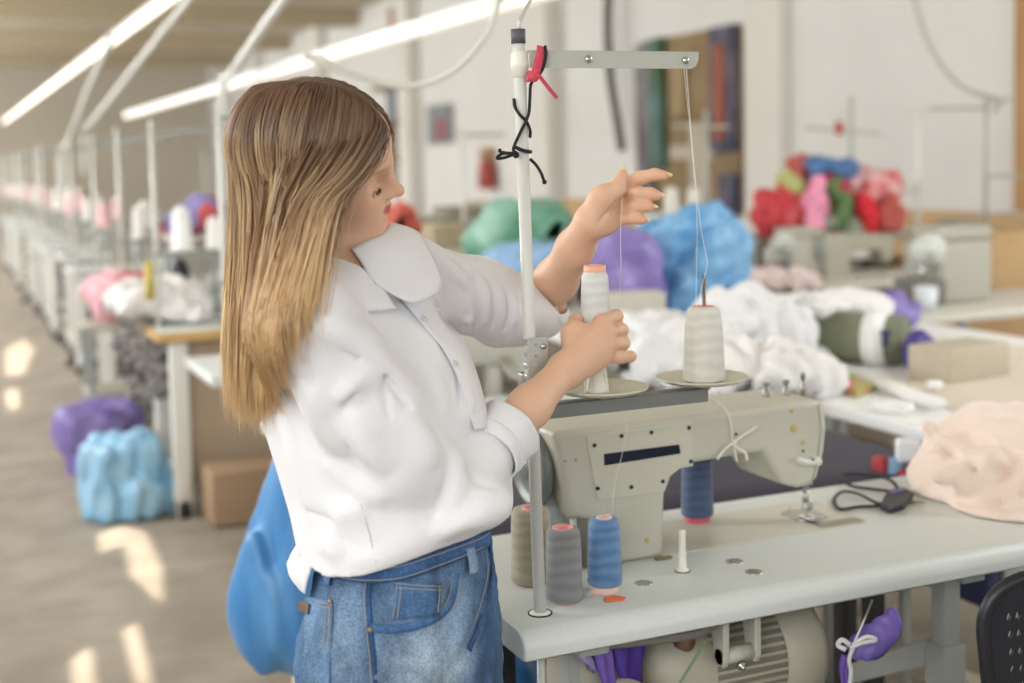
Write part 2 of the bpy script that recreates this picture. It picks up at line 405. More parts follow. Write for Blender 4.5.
# frame: two column legs, feet and a stretcher
def leg_frame(x):
    b=MB(); b.box((x,2.04,.40),(.034,.034,.68),bev=.003); b.build('leg',M_dark,tbl)
    b=MB(); b.box((x,1.76,.64),(.036,.036,.19),bev=.003); b.box((x,1.90,.728),(.05,.42,.02),bev=.003); b.build('leg',M_greymet,tbl)
    b=MB(); b.box((x,1.76,.33),(.05,.05,.52),bev=.004); b.prism([(0,0),(.23,-.13),(.23,-.17),(0,-.05)],(x-.025,1.785,.59),(0,1,0),(0,0,1),(1,0,0),0,.03,bev=.003); b.box((x,1.90,.045),(.06,.50,.05),bev=.006)
    b.prism([(-.09,0),(.09,0),(.04,.14),(-.04,.14)],(x-.03,1.90,.065),(0,1,0),(0,0,1),(1,0,0),0,.06,bev=.003); b.build('foot',M_greymet,tbl)
    for y in (1.69,2.11): b=MB(); b.lathe([(0,0),(.02,0),(.02,.012),(.008,.014),(.008,.03)],c=(x,y,0)); b.build('rubber_foot',M_rubber,tbl)
leg_frame(.865); leg_frame(1.60)
b=MB(); b.box((1.2,1.90,.10),(.80,.03,.06),bev=.004); b.build('stretcher',M_greymet,tbl)
# treadle
b=MB(); b.box((1.15,1.86,.12),(.28,.20,.012),rot=rotx(R(12)),bev=.003); b.build('treadle',M_rubber,tbl)
# ================================================================== sewing machine
sm=thing('sewing_machine','cream industrial sewing machine with a dark blue plate on its arm','sewing machine',(1.15,1.95,TZ))
YF=1.885
def oz(px,py,Y=YF): p=PY(px,py,Y); return (p[0],p[2])
body_px=[(588,564),(590,521),(571,519),(561,480),(553,438),(557,432),(590,428),(650,421),(720,412),(800,402),(822,401),(827,410),(828,430),(826,452),(819,478),(814,485),(800,489),(784,485),(776,473),(763,453),(735,457),(700,463),(682,466),(672,471),(667,482),(666,500),(665,563)]
body=[oz(*p) for p in body_px]; body[0]=(body[0][0],TZ+.0015); body[-1]=(body[-1][0],TZ+.0015)
b=MB(); b.prism(body,(0,YF,0),(1,0,0),(0,0,1),(0,1,0),0,.15,bev=.016,smooth=True)
o=b.build('machine_body',M_cream,sm); q=o.modifiers.new('w','WEIGHTED_NORMAL')
# cover plate with screws and navy window
pl=[oz(*p,YF-.001) for p in [(586,436),(640,429),(692,422),(693,466),(680,468),(670,476),(664,492),(630,496),(597,500)]]
b=MB(); b.prism(pl,(0,YF,0),(1,0,0),(0,0,1),(0,1,0),-.0025,.004,bev=.0012,smooth=False); cover=b.build('side_cover',mat('cover_enamel','d0cdbd',.36,var=.03,scale=12),sm)
for p in [(593.6,445),(620.6,435.6),(650.5,432),(688,427.5),(690,461),(662,481),(630.5,486.6),(597,488)]:
    x,z=oz(*p); b=MB(); b.lathe([(0,0),(.0034,0),(.0034,.0022),(.0022,.003),(0,.0016)],c=(x,YF-.0022,z),axis=(0,-1,0),seg=14); b.build('cover_screw',M_dark,cover)
w=[oz(*p,YF-.003) for p in [(604,454),(679,444.5),(680.5,453.5),(604.5,465.5)]]
b=MB(); b.prism(w,(0,YF,0),(1,0,0),(0,0,1),(0,1,0),-.0036,-.002); b.build('name_plate',M_navyplate,cover)
def disc(px,py,r,m_,name,par,t=.002,Y=YF,seg=20):
    x,z=oz(px,py,Y); b=MB(); b.lathe([(0,0),(r,0),(r,t*.7),(r*.85,t),(0,t)],c=(x,Y,z),axis=(0,-1,0),seg=seg); return b.build(name,m_,par)
M_yell=mat('yellowed_plastic','c8b77c',.4)
for p,r in [((792,411),.0042),((794,428),.0075),((803,442),.0048),((647,540),.0045)]: disc(*p,r,M_yell,'oil_window',sm)
disc(803,451,.0022,M_dark,'screw',sm); disc(736,434,.0024,M_dark,'screw',sm)
disc(565,461,.0025,M_cream2,'screw',sm); disc(576,460,.0025,M_cream2,'screw',sm)
# reverse lever
x,z=oz(813,460); x2,z2=oz(793,458)
b=MB(); b.cyl((x,YF+.004,z),(x,YF-.016,z),.0085,seg=20); b.tube(smooth_path([(x,YF-.011,z),((x+x2)/2,YF-.014,z+.001),(x2,YF-.016,z2)]),[.006]*15+[.005]*2,10); b.ball((x2,YF-.016,z2),.0055)
lv=b.build('lever',M_white,sm); disc(813,460,.003,M_dark,'screw',lv,Y=YF-.0165,t=.001)
# face plate line and top knobs
b=MB(); a=[oz(*p,YF) for p in [(818,404),(821,430),(817,462),(811,486)]]
b.tube([(q_[0],YF-.0008,q_[1]) for q_ in a],.0013,6); b.build('face_plate_seam',M_cream2,sm)
for (px,py,h,r) in [(766,390,.014,.006),(786,389,.016,.006),(803,387,.026,.0045)]:
    p=PY(px,py,1.96); b=MB(); b.lathe([(0,-.03),(r,-.03),(r,h*.2),(r*.6,h*.3),(r*.6,h*.6),(r*1.1,h*.65),(r*1.1,h),(0,h)],c=p,seg=16); b.build('tension_post',M_steel,sm)
# needle bar, presser foot
bx,by=1.449,1.962
b=MB(); b.cyl((bx,by,.905),(bx,by,.835),.0042); b.cyl((bx,by,.836),(bx,by,.815),.006); b.cyl((bx,by,.815),(bx,by,.784),.001,.0006,8); b.build('needle_bar',M_chrome,sm)
b=MB(); b.cyl((bx+.012,by+.012,.905),(bx+.012,by+.012,.805),.0036); b.box((bx+.008,by+.006,.806),(.016,.018,.02),bev=.003); b.box((bx+.004,by-.010,.7865),(.02,.042,.004),bev=.0015); b.box((bx+.004,by-.028,.790),(.018,.012,.003),rot=rotx(R(-20)),bev=.001); b.build('presser_foot',M_chrome,sm)
b=MB(); b.tube(smooth_path([(bx-.006,by-.02,.80),(bx-.03,by-.025,.79),(bx-.035,by+.01,.788),(bx-.01,by+.03,.80)]),.0012,6); b.build('finger_guard',M_chrome,sm)
# belt guard, hand wheel
hx,hz=.903,.945
b=MB(); b.lathe([(.0,-.012),(.060,-.012),(.066,-.008),(.068,0),(.066,.008),(.058,.012),(.055,.006),(.022,.004),(.020,.014),(0,.014)],c=(.893,1.965,hz),axis=(-1,0,0),seg=40); b.build('hand_wheel',mat('wheel_grey','7e837f',.4,metal=.3),sm)
b=MB(); b.cyl((.893,1.965,hz),(.95,1.965,hz),.016); b.build('shaft',M_steel,sm)
gd=[(.875,.79),(.93,.79),(.935,.86),(.915,.905),(.88,.905),(.868,.87)]
b=MB(); b.prism([(1.925,.782),(2.0,.782),(2.012,.86),(1.99,.90),(1.935,.90),(1.915,.86)],(.902,0,0),(0,1,0),(0,0,1),(1,0,0),0,.03,bev=.006,smooth=True); b.build('belt_guard',mat('guard_blue_grey','b8bcbd',.4),sm)
b=MB(); b.tube([PY(573,518,1.90),PY(575,548,1.895),PY(581,584,1.885)],.006,12); b.build('support_rod',M_whitep,sm)
b=MB(); x_,z_=oz(664,560); b.box((1.095,YF-.006,TZ+.0025),(.03,.012,.003),bev=.001); b.build('hinge_plate',mat('brass_dull','8f8764',.5,metal=.5),sm)
# white lever-peg beside the machine
pg=thing('white_plastic_peg','small white plastic peg standing on the table in front of the machine','peg',(*PZ(682.5,571,TZ)[:2],TZ))
b=MB(); p=PZ(682.5,571,TZ); b.lathe([(0,0),(.0115,0),(.0115,.003),(.007,.005),(.0062,.03),(.0055,.062),(.0062,.066),(.0045,.069),(0,.0695)],c=p,seg=24); b.build('pin',M_whitep,pg)
b=MB(); b.lathe([(0,0),(.0128,0),(.0128,.0012),(0,.0012)],c=p,seg=24); b.build('rubber_ring',M_rubber,pg)
# ================================================================== thread stand
YP=1.735
st=thing('thread_stand','tall white metal thread stand rising from the table corner in front of the woman','thread stand',(.797,YP,TZ))
pb=V(.797,YP,TZ); pt=V(.7805,YP,1.628)
b=MB(); b.cyl(pb,pt,.0092,seg=24); pole=b.build('pole',M_white,st)
b=MB(); b.cyl(pt,pt+V(-.0003,0,.021),.0106); b.build('end_cap',mat('charcoal_cap','55565a',.5),st)
b=MB(); b.lathe([(0,0),(.0165,0),(.0165,.0015),(.012,.004),(.0095,.0045)],c=pb,seg=30); b.build('base_flange',M_whitep,st)
b=MB(); b.lathe([(.0165,0),(.0185,0),(.0185,.0018),(.0165,.0018)],c=pb,seg=30); b.build('base_gasket',M_rubber,st)
b=MB(); b.cyl((.797,YP,.738),(.797,YP,.716),.0135); b.build('lower_collar',M_dark,st)
b=MB(); b.cyl((.797,YP,.74),(.797,YP,.45),.006); b.build('lower_rod',M_white,st)
pa=V(.7815,YP,1.598)
b=MB(); b.lathe([(.0093,-.019),(.0125,-.018),(.0125,-.006),(.0135,-.005),(.0135,.004),(.0125,.006),(.0125,.017),(.0093,.019)],c=pa,seg=26); b.build('arm_collar',M_whitep,st)
# guide arm: L channel
ax0,ax1=.793,1.079; 
b=MB()
prof_=[(0,-.0125),(.272,-.0125),(.280,-.009),(.285,0),(.286,.0115),(0,.0125)]
b.prism(prof_,(ax0,YP-.011,1.605),(1,0,.005),(0,0,1),(0,1,0),0,.0016); b.prism([(0,0),(.286,0),(.286,.022),(0,.022)],(ax0,YP-.0115,1.6175),(1,0,.005),(0,1,0),(0,0,1),-.0008,.0008)
arm=b.build('guide_arm',mat('arm_alu','b9bbb0',.5),st)
for x in (ax0+.095,ax0+.262):
    b=MB(); b.lathe([(0,0),(.006,0),(.006,.002),(.0045,.004),(0,.0046)],c=(x,YP-.011,1.606),axis=(0,-1,0),seg=18); b.build('screw',M_chrome,arm)
# clamp on the pole and spool rail
pc=V(.7925,YP,1.165)
b=MB(); b.prism([(-.0125,-.032),(.018,-.032),(.0205,-.028),(.0205,.030),(.017,.034),(-.0125,.034)],(pc[0],pc[1]-.0125,pc[2]),(1,0,0),(0,0,1),(0,1,0),0,.004,bev=.0012)
for dz in (-.024,-.002,.020): b.cyl((pc[0]-.0135,YP,pc[2]+dz),(pc[0]-.0135+.0005,YP,pc[2]+dz),.001)
for dz in (-.025,-.008,.010,.027): b.lathe([(.0095,-.006),(.0128,-.005),(.0128,.005),(.0095,.006)],c=pc+V(0,0,dz),seg=24)
cl=b.build('clamp',mat('clamp_alu','c4c7c0',.35,metal=.5),st)
for dz in (-.018,.020):
    b=MB(); b.lathe([(0,0),(.0048,0),(.0048,.002),(.003,.0035),(0,.0038)],c=(pc[0]+.0125,YP-.0125,pc[2]+dz),axis=(0,-1,0),seg=16); b.build('screw',M_chrome,cl)
YR=1.752
b=MB(); b.prism([(-.012,-.011),(.012,-.011),(.012,.009),(.010,.011),(-.010,.011),(-.012,.009)],(.785,YR,1.083),(0,1,0),(0,0,1),(1,0,0),0,.315,bev=.001); rail=b.build('spool_rail',mat('rail_grey','8d908c',.35,metal=.6),st)
b=MB(); b.box((.79,YR-.006,1.12),(.026,.02,.05),bev=.003); b.build('rail_bracket',M_steel,st)
# two dished plates with pins
def plate(x,name='spool_plate',hub=True):
    b=MB(); b.lathe([(0,-.002),(.03,-.0015),(.062,.003),(.0705,.0075),(.0725,.0085),(.0725,.0105),(.070,.0105),(.060,.006),(.03,.002),(.0,.0015)],c=(x,YR,1.101),seg=48); p_=b.build(name,mat('plate_plastic','d2d0bd',.32),st)
    b=MB(); b.lathe([(0,-.010),(.012,-.010),(.014,-.004),(.014,0),(0,0)],c=(x,YR,1.101),seg=24); b.build('plate_nut',M_steel,p_)
    return p_
p1=plate(.915); p2=plate(1.097)
b=MB(); b.cyl((1.1005,YR,1.10),(1.1015,YR,1.272),.0028,seg=12); b.build('spool_pin',mat('pin_brass','8c7a68',.35,metal=.8),p2)
b=MB(); b.lathe([(0,0),(.0195,0),(.018,.004),(.0145,.030),(.012,.05),(.004,.052),(.004,.12),(0,.12)],c=(.909,YR,1.103),seg=24)
for k in range(6):
    a=2*pi*k/6; b.box((.905+.017*cos(a),YR+.017*sin(a),1.118),(.003,.002,.03),rot=rotz(a))
b.build('spool_hub',M_whitep,p1)
# ================================================================== spools on and by the table
SPW='white-grey'
s1=spool('thread_spool','white thread spool with an orange-topped core gripped in her hand','thread spool',(.9075,YR,1.150),.0232,.0200,.142,'e8e8e4','dcddd9',mat('peach_core','f2b49a',.4),.0165,up=.005)
s2=spool('thread_spool','large white thread cone standing on the round plate with its pin showing','thread spool',(1.1,YR,1.1045),.0335,.0268,.118,'e8e6dd','dddbd2',M_pink,.0165)
s3=spool('thread_spool','grey thread spool with a pink core beside the foot of the white pole','thread spool',(.8555,1.771,TZ),.0285,.0262,.112,'8b8b8c','7d7d80',M_pink,.0165,base=.003)
s4=spool('thread_spool','sky blue thread spool on a pale pink base in front of the machine','thread spool',(.930,1.778,TZ),.0275,.0238,.106,'6690ba','4f7cae',mat('pale_pink','ebc9bd',.45),.0125,base=.013)
s5=spool('thread_spool','taupe thread spool behind the white pole of the thread stand','thread spool',(.846,1.872,TZ),.0325,.0305,.120,'b3a991','a69b83',M_pink,.0145,base=.003)
s6=spool('thread_spool','navy blue thread spool on a rose base behind the machine arm','thread spool',(1.270,2.052,TZ),.0305,.026,.15,'50628a','43557c',M_pink2,.012,base=.010)
b=MB(); c=PZ(614,600,TZ); b.prism([(-.017,-.006),(.012,-.011),(.02,-.002),(.008,.012),(-.012,.012)],c,(1,0,0),(0,1,0),(0,0,1),.0005,.003,bev=.0008)
tag(b.build('orange_plastic_chip',M_orange),'small orange plastic chip under the foot of the blue spool','chip')
# threads
def thread(pts,label,r=.0004,c='f2f0e8',group=None):
    b=MB(); b.tube(smooth_path(pts,6),r,6); return tag(b.build('thread',mat('thread_'+c+'_m',c,.6)),label,'thread',group)
tip=V(ax0+.262,YP-.013,1.594)
top2=V(1.094,YR-.012,1.229)
thread([tip,V(1.072,YP-.004,1.45),V(1.086,YP,1.35),PY(705,250,YR),PY(707,265,YR),PY(701,290,YR-.015),PY(699,303,YR-.02)],'fine white thread hanging from the arm tip down to the large white cone')
thread([tip+V(-.004,0,0),PY(692,150,YP),PY(697,220,YP),PY(696,300,YP),PY(697,385,YR-.08)],'fine white thread dropping straight beside the large white cone',.0003)
hand_t=P(624.5,180,1.972)
thread([hand_t,P(622,200,1.955),P(620.5,235,1.95),P(621,262,1.96),PY(620,300,1.80),PY(622,330,1.80)],'white thread dangling from her raised fingers')
thread([PY(627,405,1.875),PY(626,432,1.875),PY(622,455,1.872),PY(616,478,1.872),PY(613,500,1.872),PY(612,512,1.868),PY(606,514,1.85),V(.932,1.778,.915)],'white thread hanging down over the dark blue plate of the machine')
# string tied round the machine arm
b=MB(); b.tube(smooth_path([PY(711,395,1.95),PY(708,396,1.90),PY(715,401,1.882),PY(727,412,1.8795),PY(731,425,1.879),PY(733,444,1.878),PY(737,462,1.88)],8),.0022,8)
b.tube(smooth_path([PY(717,459,1.872),PY(724,450,1.874),PY(735,441,1.8745),PY(748,432,1.873),PY(757,427,1.866)],6),.0030,8)
b.tube(smooth_path([PY(731,443,1.873),PY(737,448,1.871),PY(745,453,1.871),PY(747,460,1.872)],6),.0028,8)
b.ball(PY(734,443,1.873),.0045)
tag(b.build('string',mat('cotton_string','e6e0d4',.8,bump=.2,bscale=400)),'white cotton string knotted around the arm of the sewing machine','string')
# black cord wound round the pole
YC=YP-.0125
def pp(px,py,dy=0): return PY(px,py,YC+dy)
b=MB(); rr_=.0024
b.tube(smooth_path([pp(545,46,.0),pp(546,55,-.004),pp(543,68,-.006),pp(538,76,-.002),pp(531,84,0),pp(530,97,0),pp(529,112,0),pp(526,121,-.002),pp(521,131,-.001),pp(515,144,.002),pp(513.5,150,.003),pp(517,157,0)],8),rr_,8)
b.tube(smooth_path([pp(514,99,.012),pp(515,107,.004),pp(520,115,-.001),pp(526,121,.001),pp(530,130,.003),pp(530,137,.012)],8),rr_,8)
b.tube(smooth_path([pp(515,147,.001),pp(523,150.5,-.002),pp(531,152,.003)],6),.0028,8)
b.tube(smooth_path([pp(516,152),pp(512,155,-.003),pp(503,158,-.006),pp(497,158,-.006),pp(503,153.5,-.006),pp(514,153.5,-.002)],6),.0024,8)
b.tube(smooth_path([pp(514,153),pp(507,153,-.004),pp(500,151.5,-.006),pp(500,149,-.008)],6),.0022,8)
b.ball(pp(516,155,-.001),.005)
b.tube(smooth_path([pp(530,159,.010),pp(536,165,.004),pp(541,173,-.002),pp(544,181,-.004)],6),.0024,8); b.ball(pp(544.5,182,-.004),.0036)
tag(b.build('cord',mat('black_cord','1d1e20',.75,bump=.3,bscale=500)),'black elastic cord wound and knotted around the white pole','cord')
b=MB()
def strip(pts,w,t=.0012):
    b.tube(smooth_path(pts,6),w,10,flat=.35,up=V(0,1,0))
strip([pp(540,46,-.002),pp(539,56,-.006),pp(536,66,-.008),pp(534,75,-.008)],.0050)
strip([pp(542,47,.0),pp(541,60,-.005),pp(538,70,-.008)],.0042)
b.ball(pp(534,76,-.008),V(.0085,.006,.009)); b.ball(pp(529.5,76,-.006),V(.005,.004,.008)); b.ball(pp(537,71,-.009),V(.006,.005,.005))
strip([pp(536,72,-.010),pp(544,82,-.011),pp(552,92,-.010),pp(557,98,-.009)],.0030)
strip([pp(531,76,-.007),pp(528,80,-.006),pp(528,82,-.005)],.003)
tag(b.build('ribbon',mat('red_ribbon','d2485c',.6,bump=.3,bscale=300)),'red ribbon knotted where the guide arm meets the pole','ribbon')
# ================================================================== the woman
def PT(px,py,d): return P(px,py,d)
TH=R(20); FW=RT*cos(TH)-F*sin(TH); LF=F*cos(TH)+RT*sin(TH)
def xy(px,d): p=P(px,400,d); return p[:2]
person=thing('person','woman in white shirt and blue jeans gripping a thread spool at the sewing table','person',(*P(400,600,1.76)[:2],0))
# --- head frame
def rotm(axis,a):
    return np.array(Matrix.Rotation(a,3,Vector(axis)))
hf=nrm(RT*cos(R(2))-F*sin(R(2))); hl=nrm(np.cross(UP,hf)); hu=V(0,0,1)
B0=np.stack([hf,hl,hu],1)                       # columns: forward,left,up
rollm=rotm(hf,R(17)); rollm=rollm if (rollm@hu).dot(F)<0 else rotm(hf,-R(17))   # crown tips toward the camera
HB=rollm@B0; pitchm=rotm(HB[:,1],R(7)); HB=pitchm@HB
HO=P(387,167,1.745)-HB@V(.089,0,.018)
def h2w(x,y=None,z=None):
    q=V(x,y,z) if y is not None else V(x); return HO+HB@q
D=SDF(); HK=[]
def fz(c):
    x,y,z=c; return (x,y,z if z>=-.004 or x<.03 else -.004+(z+.004)*.70)
def he(c,r,k=.012,op='u',rot=None): D.ell(h2w(fz(c)),r,HB if rot is None else HB@rot,k,op)
def hc(a,b,ra,rb,k=.01,op='u',flat=None): D.cone(h2w(fz(a)),h2w(fz(b)),ra,rb,k,op,flat)
he((-.014,0,.036),(.094,.074,.084),.01)
he((.038,0,.050),(.052,.060,.050),.03)
he((.034,0,-.018),(.056,.056,.072),.03)
for s in(-1,1):
    hc((0,s*.052,-.045),(.062,s*.016,-.088),.020,.014,.03)
    he((.052,s*.036,-.026),(.027,.024,.026),.02)
    hc((.060,s*.038,.022),(.083,s*.010,.021),.010,.009,.016)
he((.0740,0,-.086),(.0185,.019,.016),.014)
he((.0715,0,-.052),(.019,.026,.020),.016)
for s in(-1,1):
    he((.087,s*.031,.000),(.014,.017,.012),.014,'s')
    he((.0665,s*.031,-.001),(.0145,.0145,.0135),.004)
    hc((.0790,s*.018,-.0035),(.0745,s*.044,-.0045),.0022,.0018,.004)      # lid line
hc((.084,0,.016),(.1035,0,-.016),.0062,.0082,.012)
he((.1055,0,-.0185),(.0088,.0088,.0078),.006)
for s in(-1,1):
    he((.0925,s*.0115,-.0235),(.010,.0065,.0075),.006)
    he((.097,s*.006,-.030),(.005,.0028,.003),.002,'s')
hc((.0925,0,-.0485),(.080,s*0+.019,-.0545),.0052,.0032,.004); hc((.0925,0,-.0485),(.080,-.019,-.0545),.0052,.0032,.004)
hc((.0912,0,-.0600),(.078,.018,-.0565),.0056,.0032,.004); hc((.0912,0,-.0600),(.078,-.018,-.0565),.0056,.0032,.004)
hc((.0975,0,-.0540),(.083,.022,-.0552),.0011,.0008,.002,'s'); hc((.0975,0,-.0540),(.083,-.022,-.0552),.0011,.0008,.002,'s')
for s in(-1,1):   # ears
    he((-.008,s*.076,-.005),(.017,.007,.030),.006,rot=rotz(-s*R(20))); he((-.004,s*.084,-.004),(.009,.006,.019),.004,'s')
HDp=SDF(); HDp.p=list(D.p)
# --- neck, shoulders, chest under the shirt
SHR=P(306,326,1.60); SHL=P(404,280,1.91)
NB=(SHR+SHL)/2+V(0,0,.026)-FW*.030
hn=h2w(-.026,0,-.045)
D.chain([hn,hn*.45+NB*.55,NB],[.046,.046,.056],.02)
D.cone(SHR+V(0,0,.0),NB+V(0,0,-.01),.045,.06,.05); D.cone(SHL,NB+V(0,0,-.01),.045,.06,.05)
def sec(py,px0,px1,b,d=1.76):
    """torso section from its two silhouette edges; returns z, centre, half depth, half width"""
    c=P((px0+px1)/2,py,d); w=abs(px1-px0)/2*d/FPX; a=math.sqrt(max(w*w-(b*sin(TH))**2,.0016))/cos(TH); return c[2],c[:2],a,b
S=[sec(y,a+14,b_-14,w-.02) for y,a,b_,w in [(322,272,424,.13),(360,266,450,.14),(400,268,468,.14),(440,284,468,.135),(500,306,480,.13),(535,318,478,.14)]]
D.loft([q[0] for q in S],[q[1] for q in S],[q[2] for q in S],[q[3] for q in S],FW,.05)
# --- arms
ELR=P(447,492,1.685); WRR=P(562,373,1.885)
ELL=P(543,303,2.125); WRL=P(590,222,1.97)
D.chain([SHR,SHR*.5+ELR*.5,ELR],[.050,.042,.036],.03)
m_=ELR*.72+WRR*.28
D.chain([ELR,m_,ELR*.3+WRR*.7,WRR],[.034,.0350,.0278,.0232],.02)
D.chain([SHL,SHL*.5+ELL*.5,ELL],[.050,.042,.034],.03)
D.chain([ELL,ELL*.7+WRL*.3,ELL*.3+WRL*.7,WRL],[.030,.0330,.0272,.0238],.02)
NAILS=[]
def finger(pts,rs,k=.0045):
    D.chain(pts,rs,k)
    NAILS.append((V(pts[-1]),nrm(V(pts[-1])-V(pts[-2])),rs[-1]))
# right hand: back toward us, curled around the spool
Rk=[P(602,322,1.930),P(607,334,1.927),P(608.5,346,1.925),P(604,357,1.925)]
for q,r in zip(Rk,(.0125,.0120,.0115,.0105)):
    D.cone(WRR*.9+q*.1,q,.0195,r,.016)
D.ell(WRR*.42+(Rk[1]+Rk[2])/2*.58,(.036,.013,.028),np.stack([nrm(Rk[1]-WRR),nrm(np.cross(nrm(Rk[1]-WRR),nrm(Rk[0]-Rk[3]))),nrm(np.cross(nrm(Rk[1]-WRR),np.cross(nrm(Rk[1]-WRR),nrm(Rk[0]-Rk[3]))))],1),.014)
finger([Rk[0],P(616.5,316,1.962),P(612,318,1.990),P(600,321,1.999)],[.0116,.0102,.0088,.0074])
finger([Rk[1],P(621.5,330,1.960),P(616,331,1.992),P(602,334,2.002)],[.0114,.0104,.0088,.0074])
finger([Rk[2],P(623.5,343,1.957),P(617,344,1.989),P(603,346,2.000)],[.0110,.0100,.0084,.0070])
finger([Rk[3],P(621,357.5,1.946),P(630,356.5,1.968),P(632,356.5,1.976)],[.0104,.0094,.0086,.0078])
th0=WRR*.72+Rk[0]*.28
finger([th0,P(572,332,1.925),P(576,320.5,1.958),P(584,317,1.985)],[.016,.0135,.0102,.0078],.008)
D.ell(P(578,338,1.925),(.022,.016,.022),None,.016)
# left hand: palm toward us, thumb up holding the thread, fingers pointing right
Lk=[P(619,186,2.000),P(621,197,2.000),P(620,208,2.000),P(617,219,1.998)]
for q,r in zip(Lk,(.0115,.0115,.011,.0105)):
    D.cone(WRL*.88+q*.12,q,.0185,r,.016)
finger([Lk[0],P(640,178,1.990),P(655,174.5,1.985),P(664,175.5,1.980)],[.0118,.0106,.0096,.0078])
finger([Lk[1],P(638,193,1.975),P(650,193.5,1.972),P(657,195.5,1.970)],[.0114,.0102,.0094,.0080])
finger([Lk[2],P(636,206,1.974),P(645,206,1.972),P(650,207,1.970)],[.0108,.0097,.0088,.0076])
finger([Lk[3],P(631,217.5,1.976),P(638,218.5,1.974),P(643,220,1.972)],[.0100,.0090,.0081,.0070])
finger([WRL*.75+Lk[0]*.25,P(604,196,1.955),P(617,189,1.955),P(622.5,174,1.962)],[.018,.0165,.0118,.0080],.010)
D.ell(P(602,204,1.965),(.024,.018,.021),None,.014)
D.ell(P(606,222,1.975),(.022,.016,.018),None,.014)
# skin folds of the palm
for a_,b_ in ((P(600,222,1.945),P(617,199,1.952)),(P(612,212,1.955),P(624,203,1.967)),):
    D.cone(a_,b_,.0013,.0010,.006,'s')
class Folds:
    """folds as soft displacement along polylines lying on a surface: ridges rise, creases cut in"""
    def __init__(s_,g=1.0): s_.L=[]; s_.g=g
    def add(s_,pts,w,amp,sdf,kind='u'):
        q=smooth_path([sdf.hit(px,py) for px,py in pts],3); q=np.array(q); n=len(q)
        t=np.linspace(0,1,n); e=np.sin(pi*np.clip(t,.02,.98))**1.1
        s_.L.append((q,w,amp,kind,e,q.mean(0),np.linalg.norm(q-q.mean(0),axis=1).max()))
    def __call__(s_,p):
        c=p.mean(0); R_=np.linalg.norm(p-c,axis=1).max() if len(p)<6000 else 9; out_=np.zeros(len(p))
        for q,w,amp,kind,e,qc,qr in s_.L:
            if np.linalg.norm(c-qc)>R_+qr+3*w: continue
            best=np.full(len(p),9.); ev=np.zeros(len(p))
            for i in range(len(q)-1):
                a_=q[i]; ba=q[i+1]-a_; h=np.clip((p-a_)@ba/(ba@ba+1e-12),0,1); d=np.linalg.norm(p-a_-h[:,None]*ba,axis=1); m_=d<best
                best=np.where(m_,d,best); ev=np.where(m_,e[i]*(1-h)+e[i+1]*h,ev)
            t=best/w if kind=='u' else best/(w*1.25)
            if kind=='u': out_-=s_.g*amp*ev*np.exp(-t*t)
            else: out_+=s_.g*1.25*amp*ev*np.exp(-1.5*t)
        return out_

bD=SDF(); bD.p=list(D.p); FD=Folds(1.0)
for pts,w,amp in [([(603,320),(590,332),(576,346)],.0055,.0014),([(608,333),(594,343),(578,354)],.0055,.0014),([(609,346),(596,353),(582,362)],.005,.0012),([(605,320),(612,317),(618,315)],.007,.0012),([(609,333),(616,331),(622,329)],.006,.0012),([(609,346),(616,345),(623,343)],.006,.0012)]: FD.add(pts,w,amp,bD)
for pts,w,amp in [([(626,323),(617,324),(607,327)],.002,.0018),([(628,336),(618,337),(609,339)],.002,.0018),([(628,350),(618,350),(609,351)],.002,.0018),([(588,318),(592,326),(590,336)],.003,.002),
    ([(596,226),(606,214),(616,203)],.0025,.0022),([(612,216),(622,208),(627,198)],.002,.0018),([(586,212),(592,222),(600,229)],.0025,.0014),([(631,186),(632,192)],.0018,.0016),([(630,199),(630,205)],.0018,.0016),([(627,211),(626,216)],.0018,.0016),([(617,192),(622,190)],.0018,.0014)]: FD.add(pts,w,amp,bD,'s')
D.disp(FD)
vs,fs=D.mesh(.0028)
# tint: skin with warmer lips, cheeks, knuckles; brows and lashes
def skin_cols(v):
    c=np.tile(V(lin('e2b79a')),(len(v),1)); L=(v-HO)@HB
    def blob(col,cen,rad,st,sp=L):
        nonlocal c
        w=np.exp(-(((sp-V(cen))/V(rad))**2).sum(1))*st; c=c*(1-w[:,None])+V(lin(col))*w[:,None]
    for s in(-1,1):
        blob('d08468',(.060,s*.045,-.028),(.025,.022,.020),.28)
        blob('7a5238',(.080,s*.024,.0225),(.02,.013,.0030),.75); blob('7a5238',(.072,s*.038,.0205),(.02,.009,.0030),.7)
        blob('b98468',(.080,s*.031,.003),(.012,.016,.006),.5)
        blob('33221c',(.081,s*.031,-.0062),(.012,.0145,.0016),.95)
    blob('c98a70',(.108,0,-.022),(.012,.012,.010),.4)
    zz=-.004+(L[:,2]+.004)/.70; w=((L[:,0]>.074)&(np.abs(L[:,1])<.019-.006*np.abs(zz+.0545)/.008)&(zz>-.0655)&(zz<-.0455)&(L[:,0]>.0785)).astype(float)*.85
    c=c*(1-w[:,None])+V(lin('bb5f58'))*w[:,None]
    for cen in Rk+Lk+[n_[0] for n_ in NAILS]:
        w=np.exp(-(((v-cen)/.013)**2).sum(1))*.35; c=c*(1-w[:,None])+V(lin('dd8f7c'))*w[:,None]
    return c
M_skin=tint_mat('skin',.48,sss=.12,spec=.4,bump=.05,bscale=260)
body=npmesh('body',vs,fs,M_skin,person,cols=skin_cols(vs),smooth_it=1)
M_nail=mat('nail_polish','eedfa8',.2)
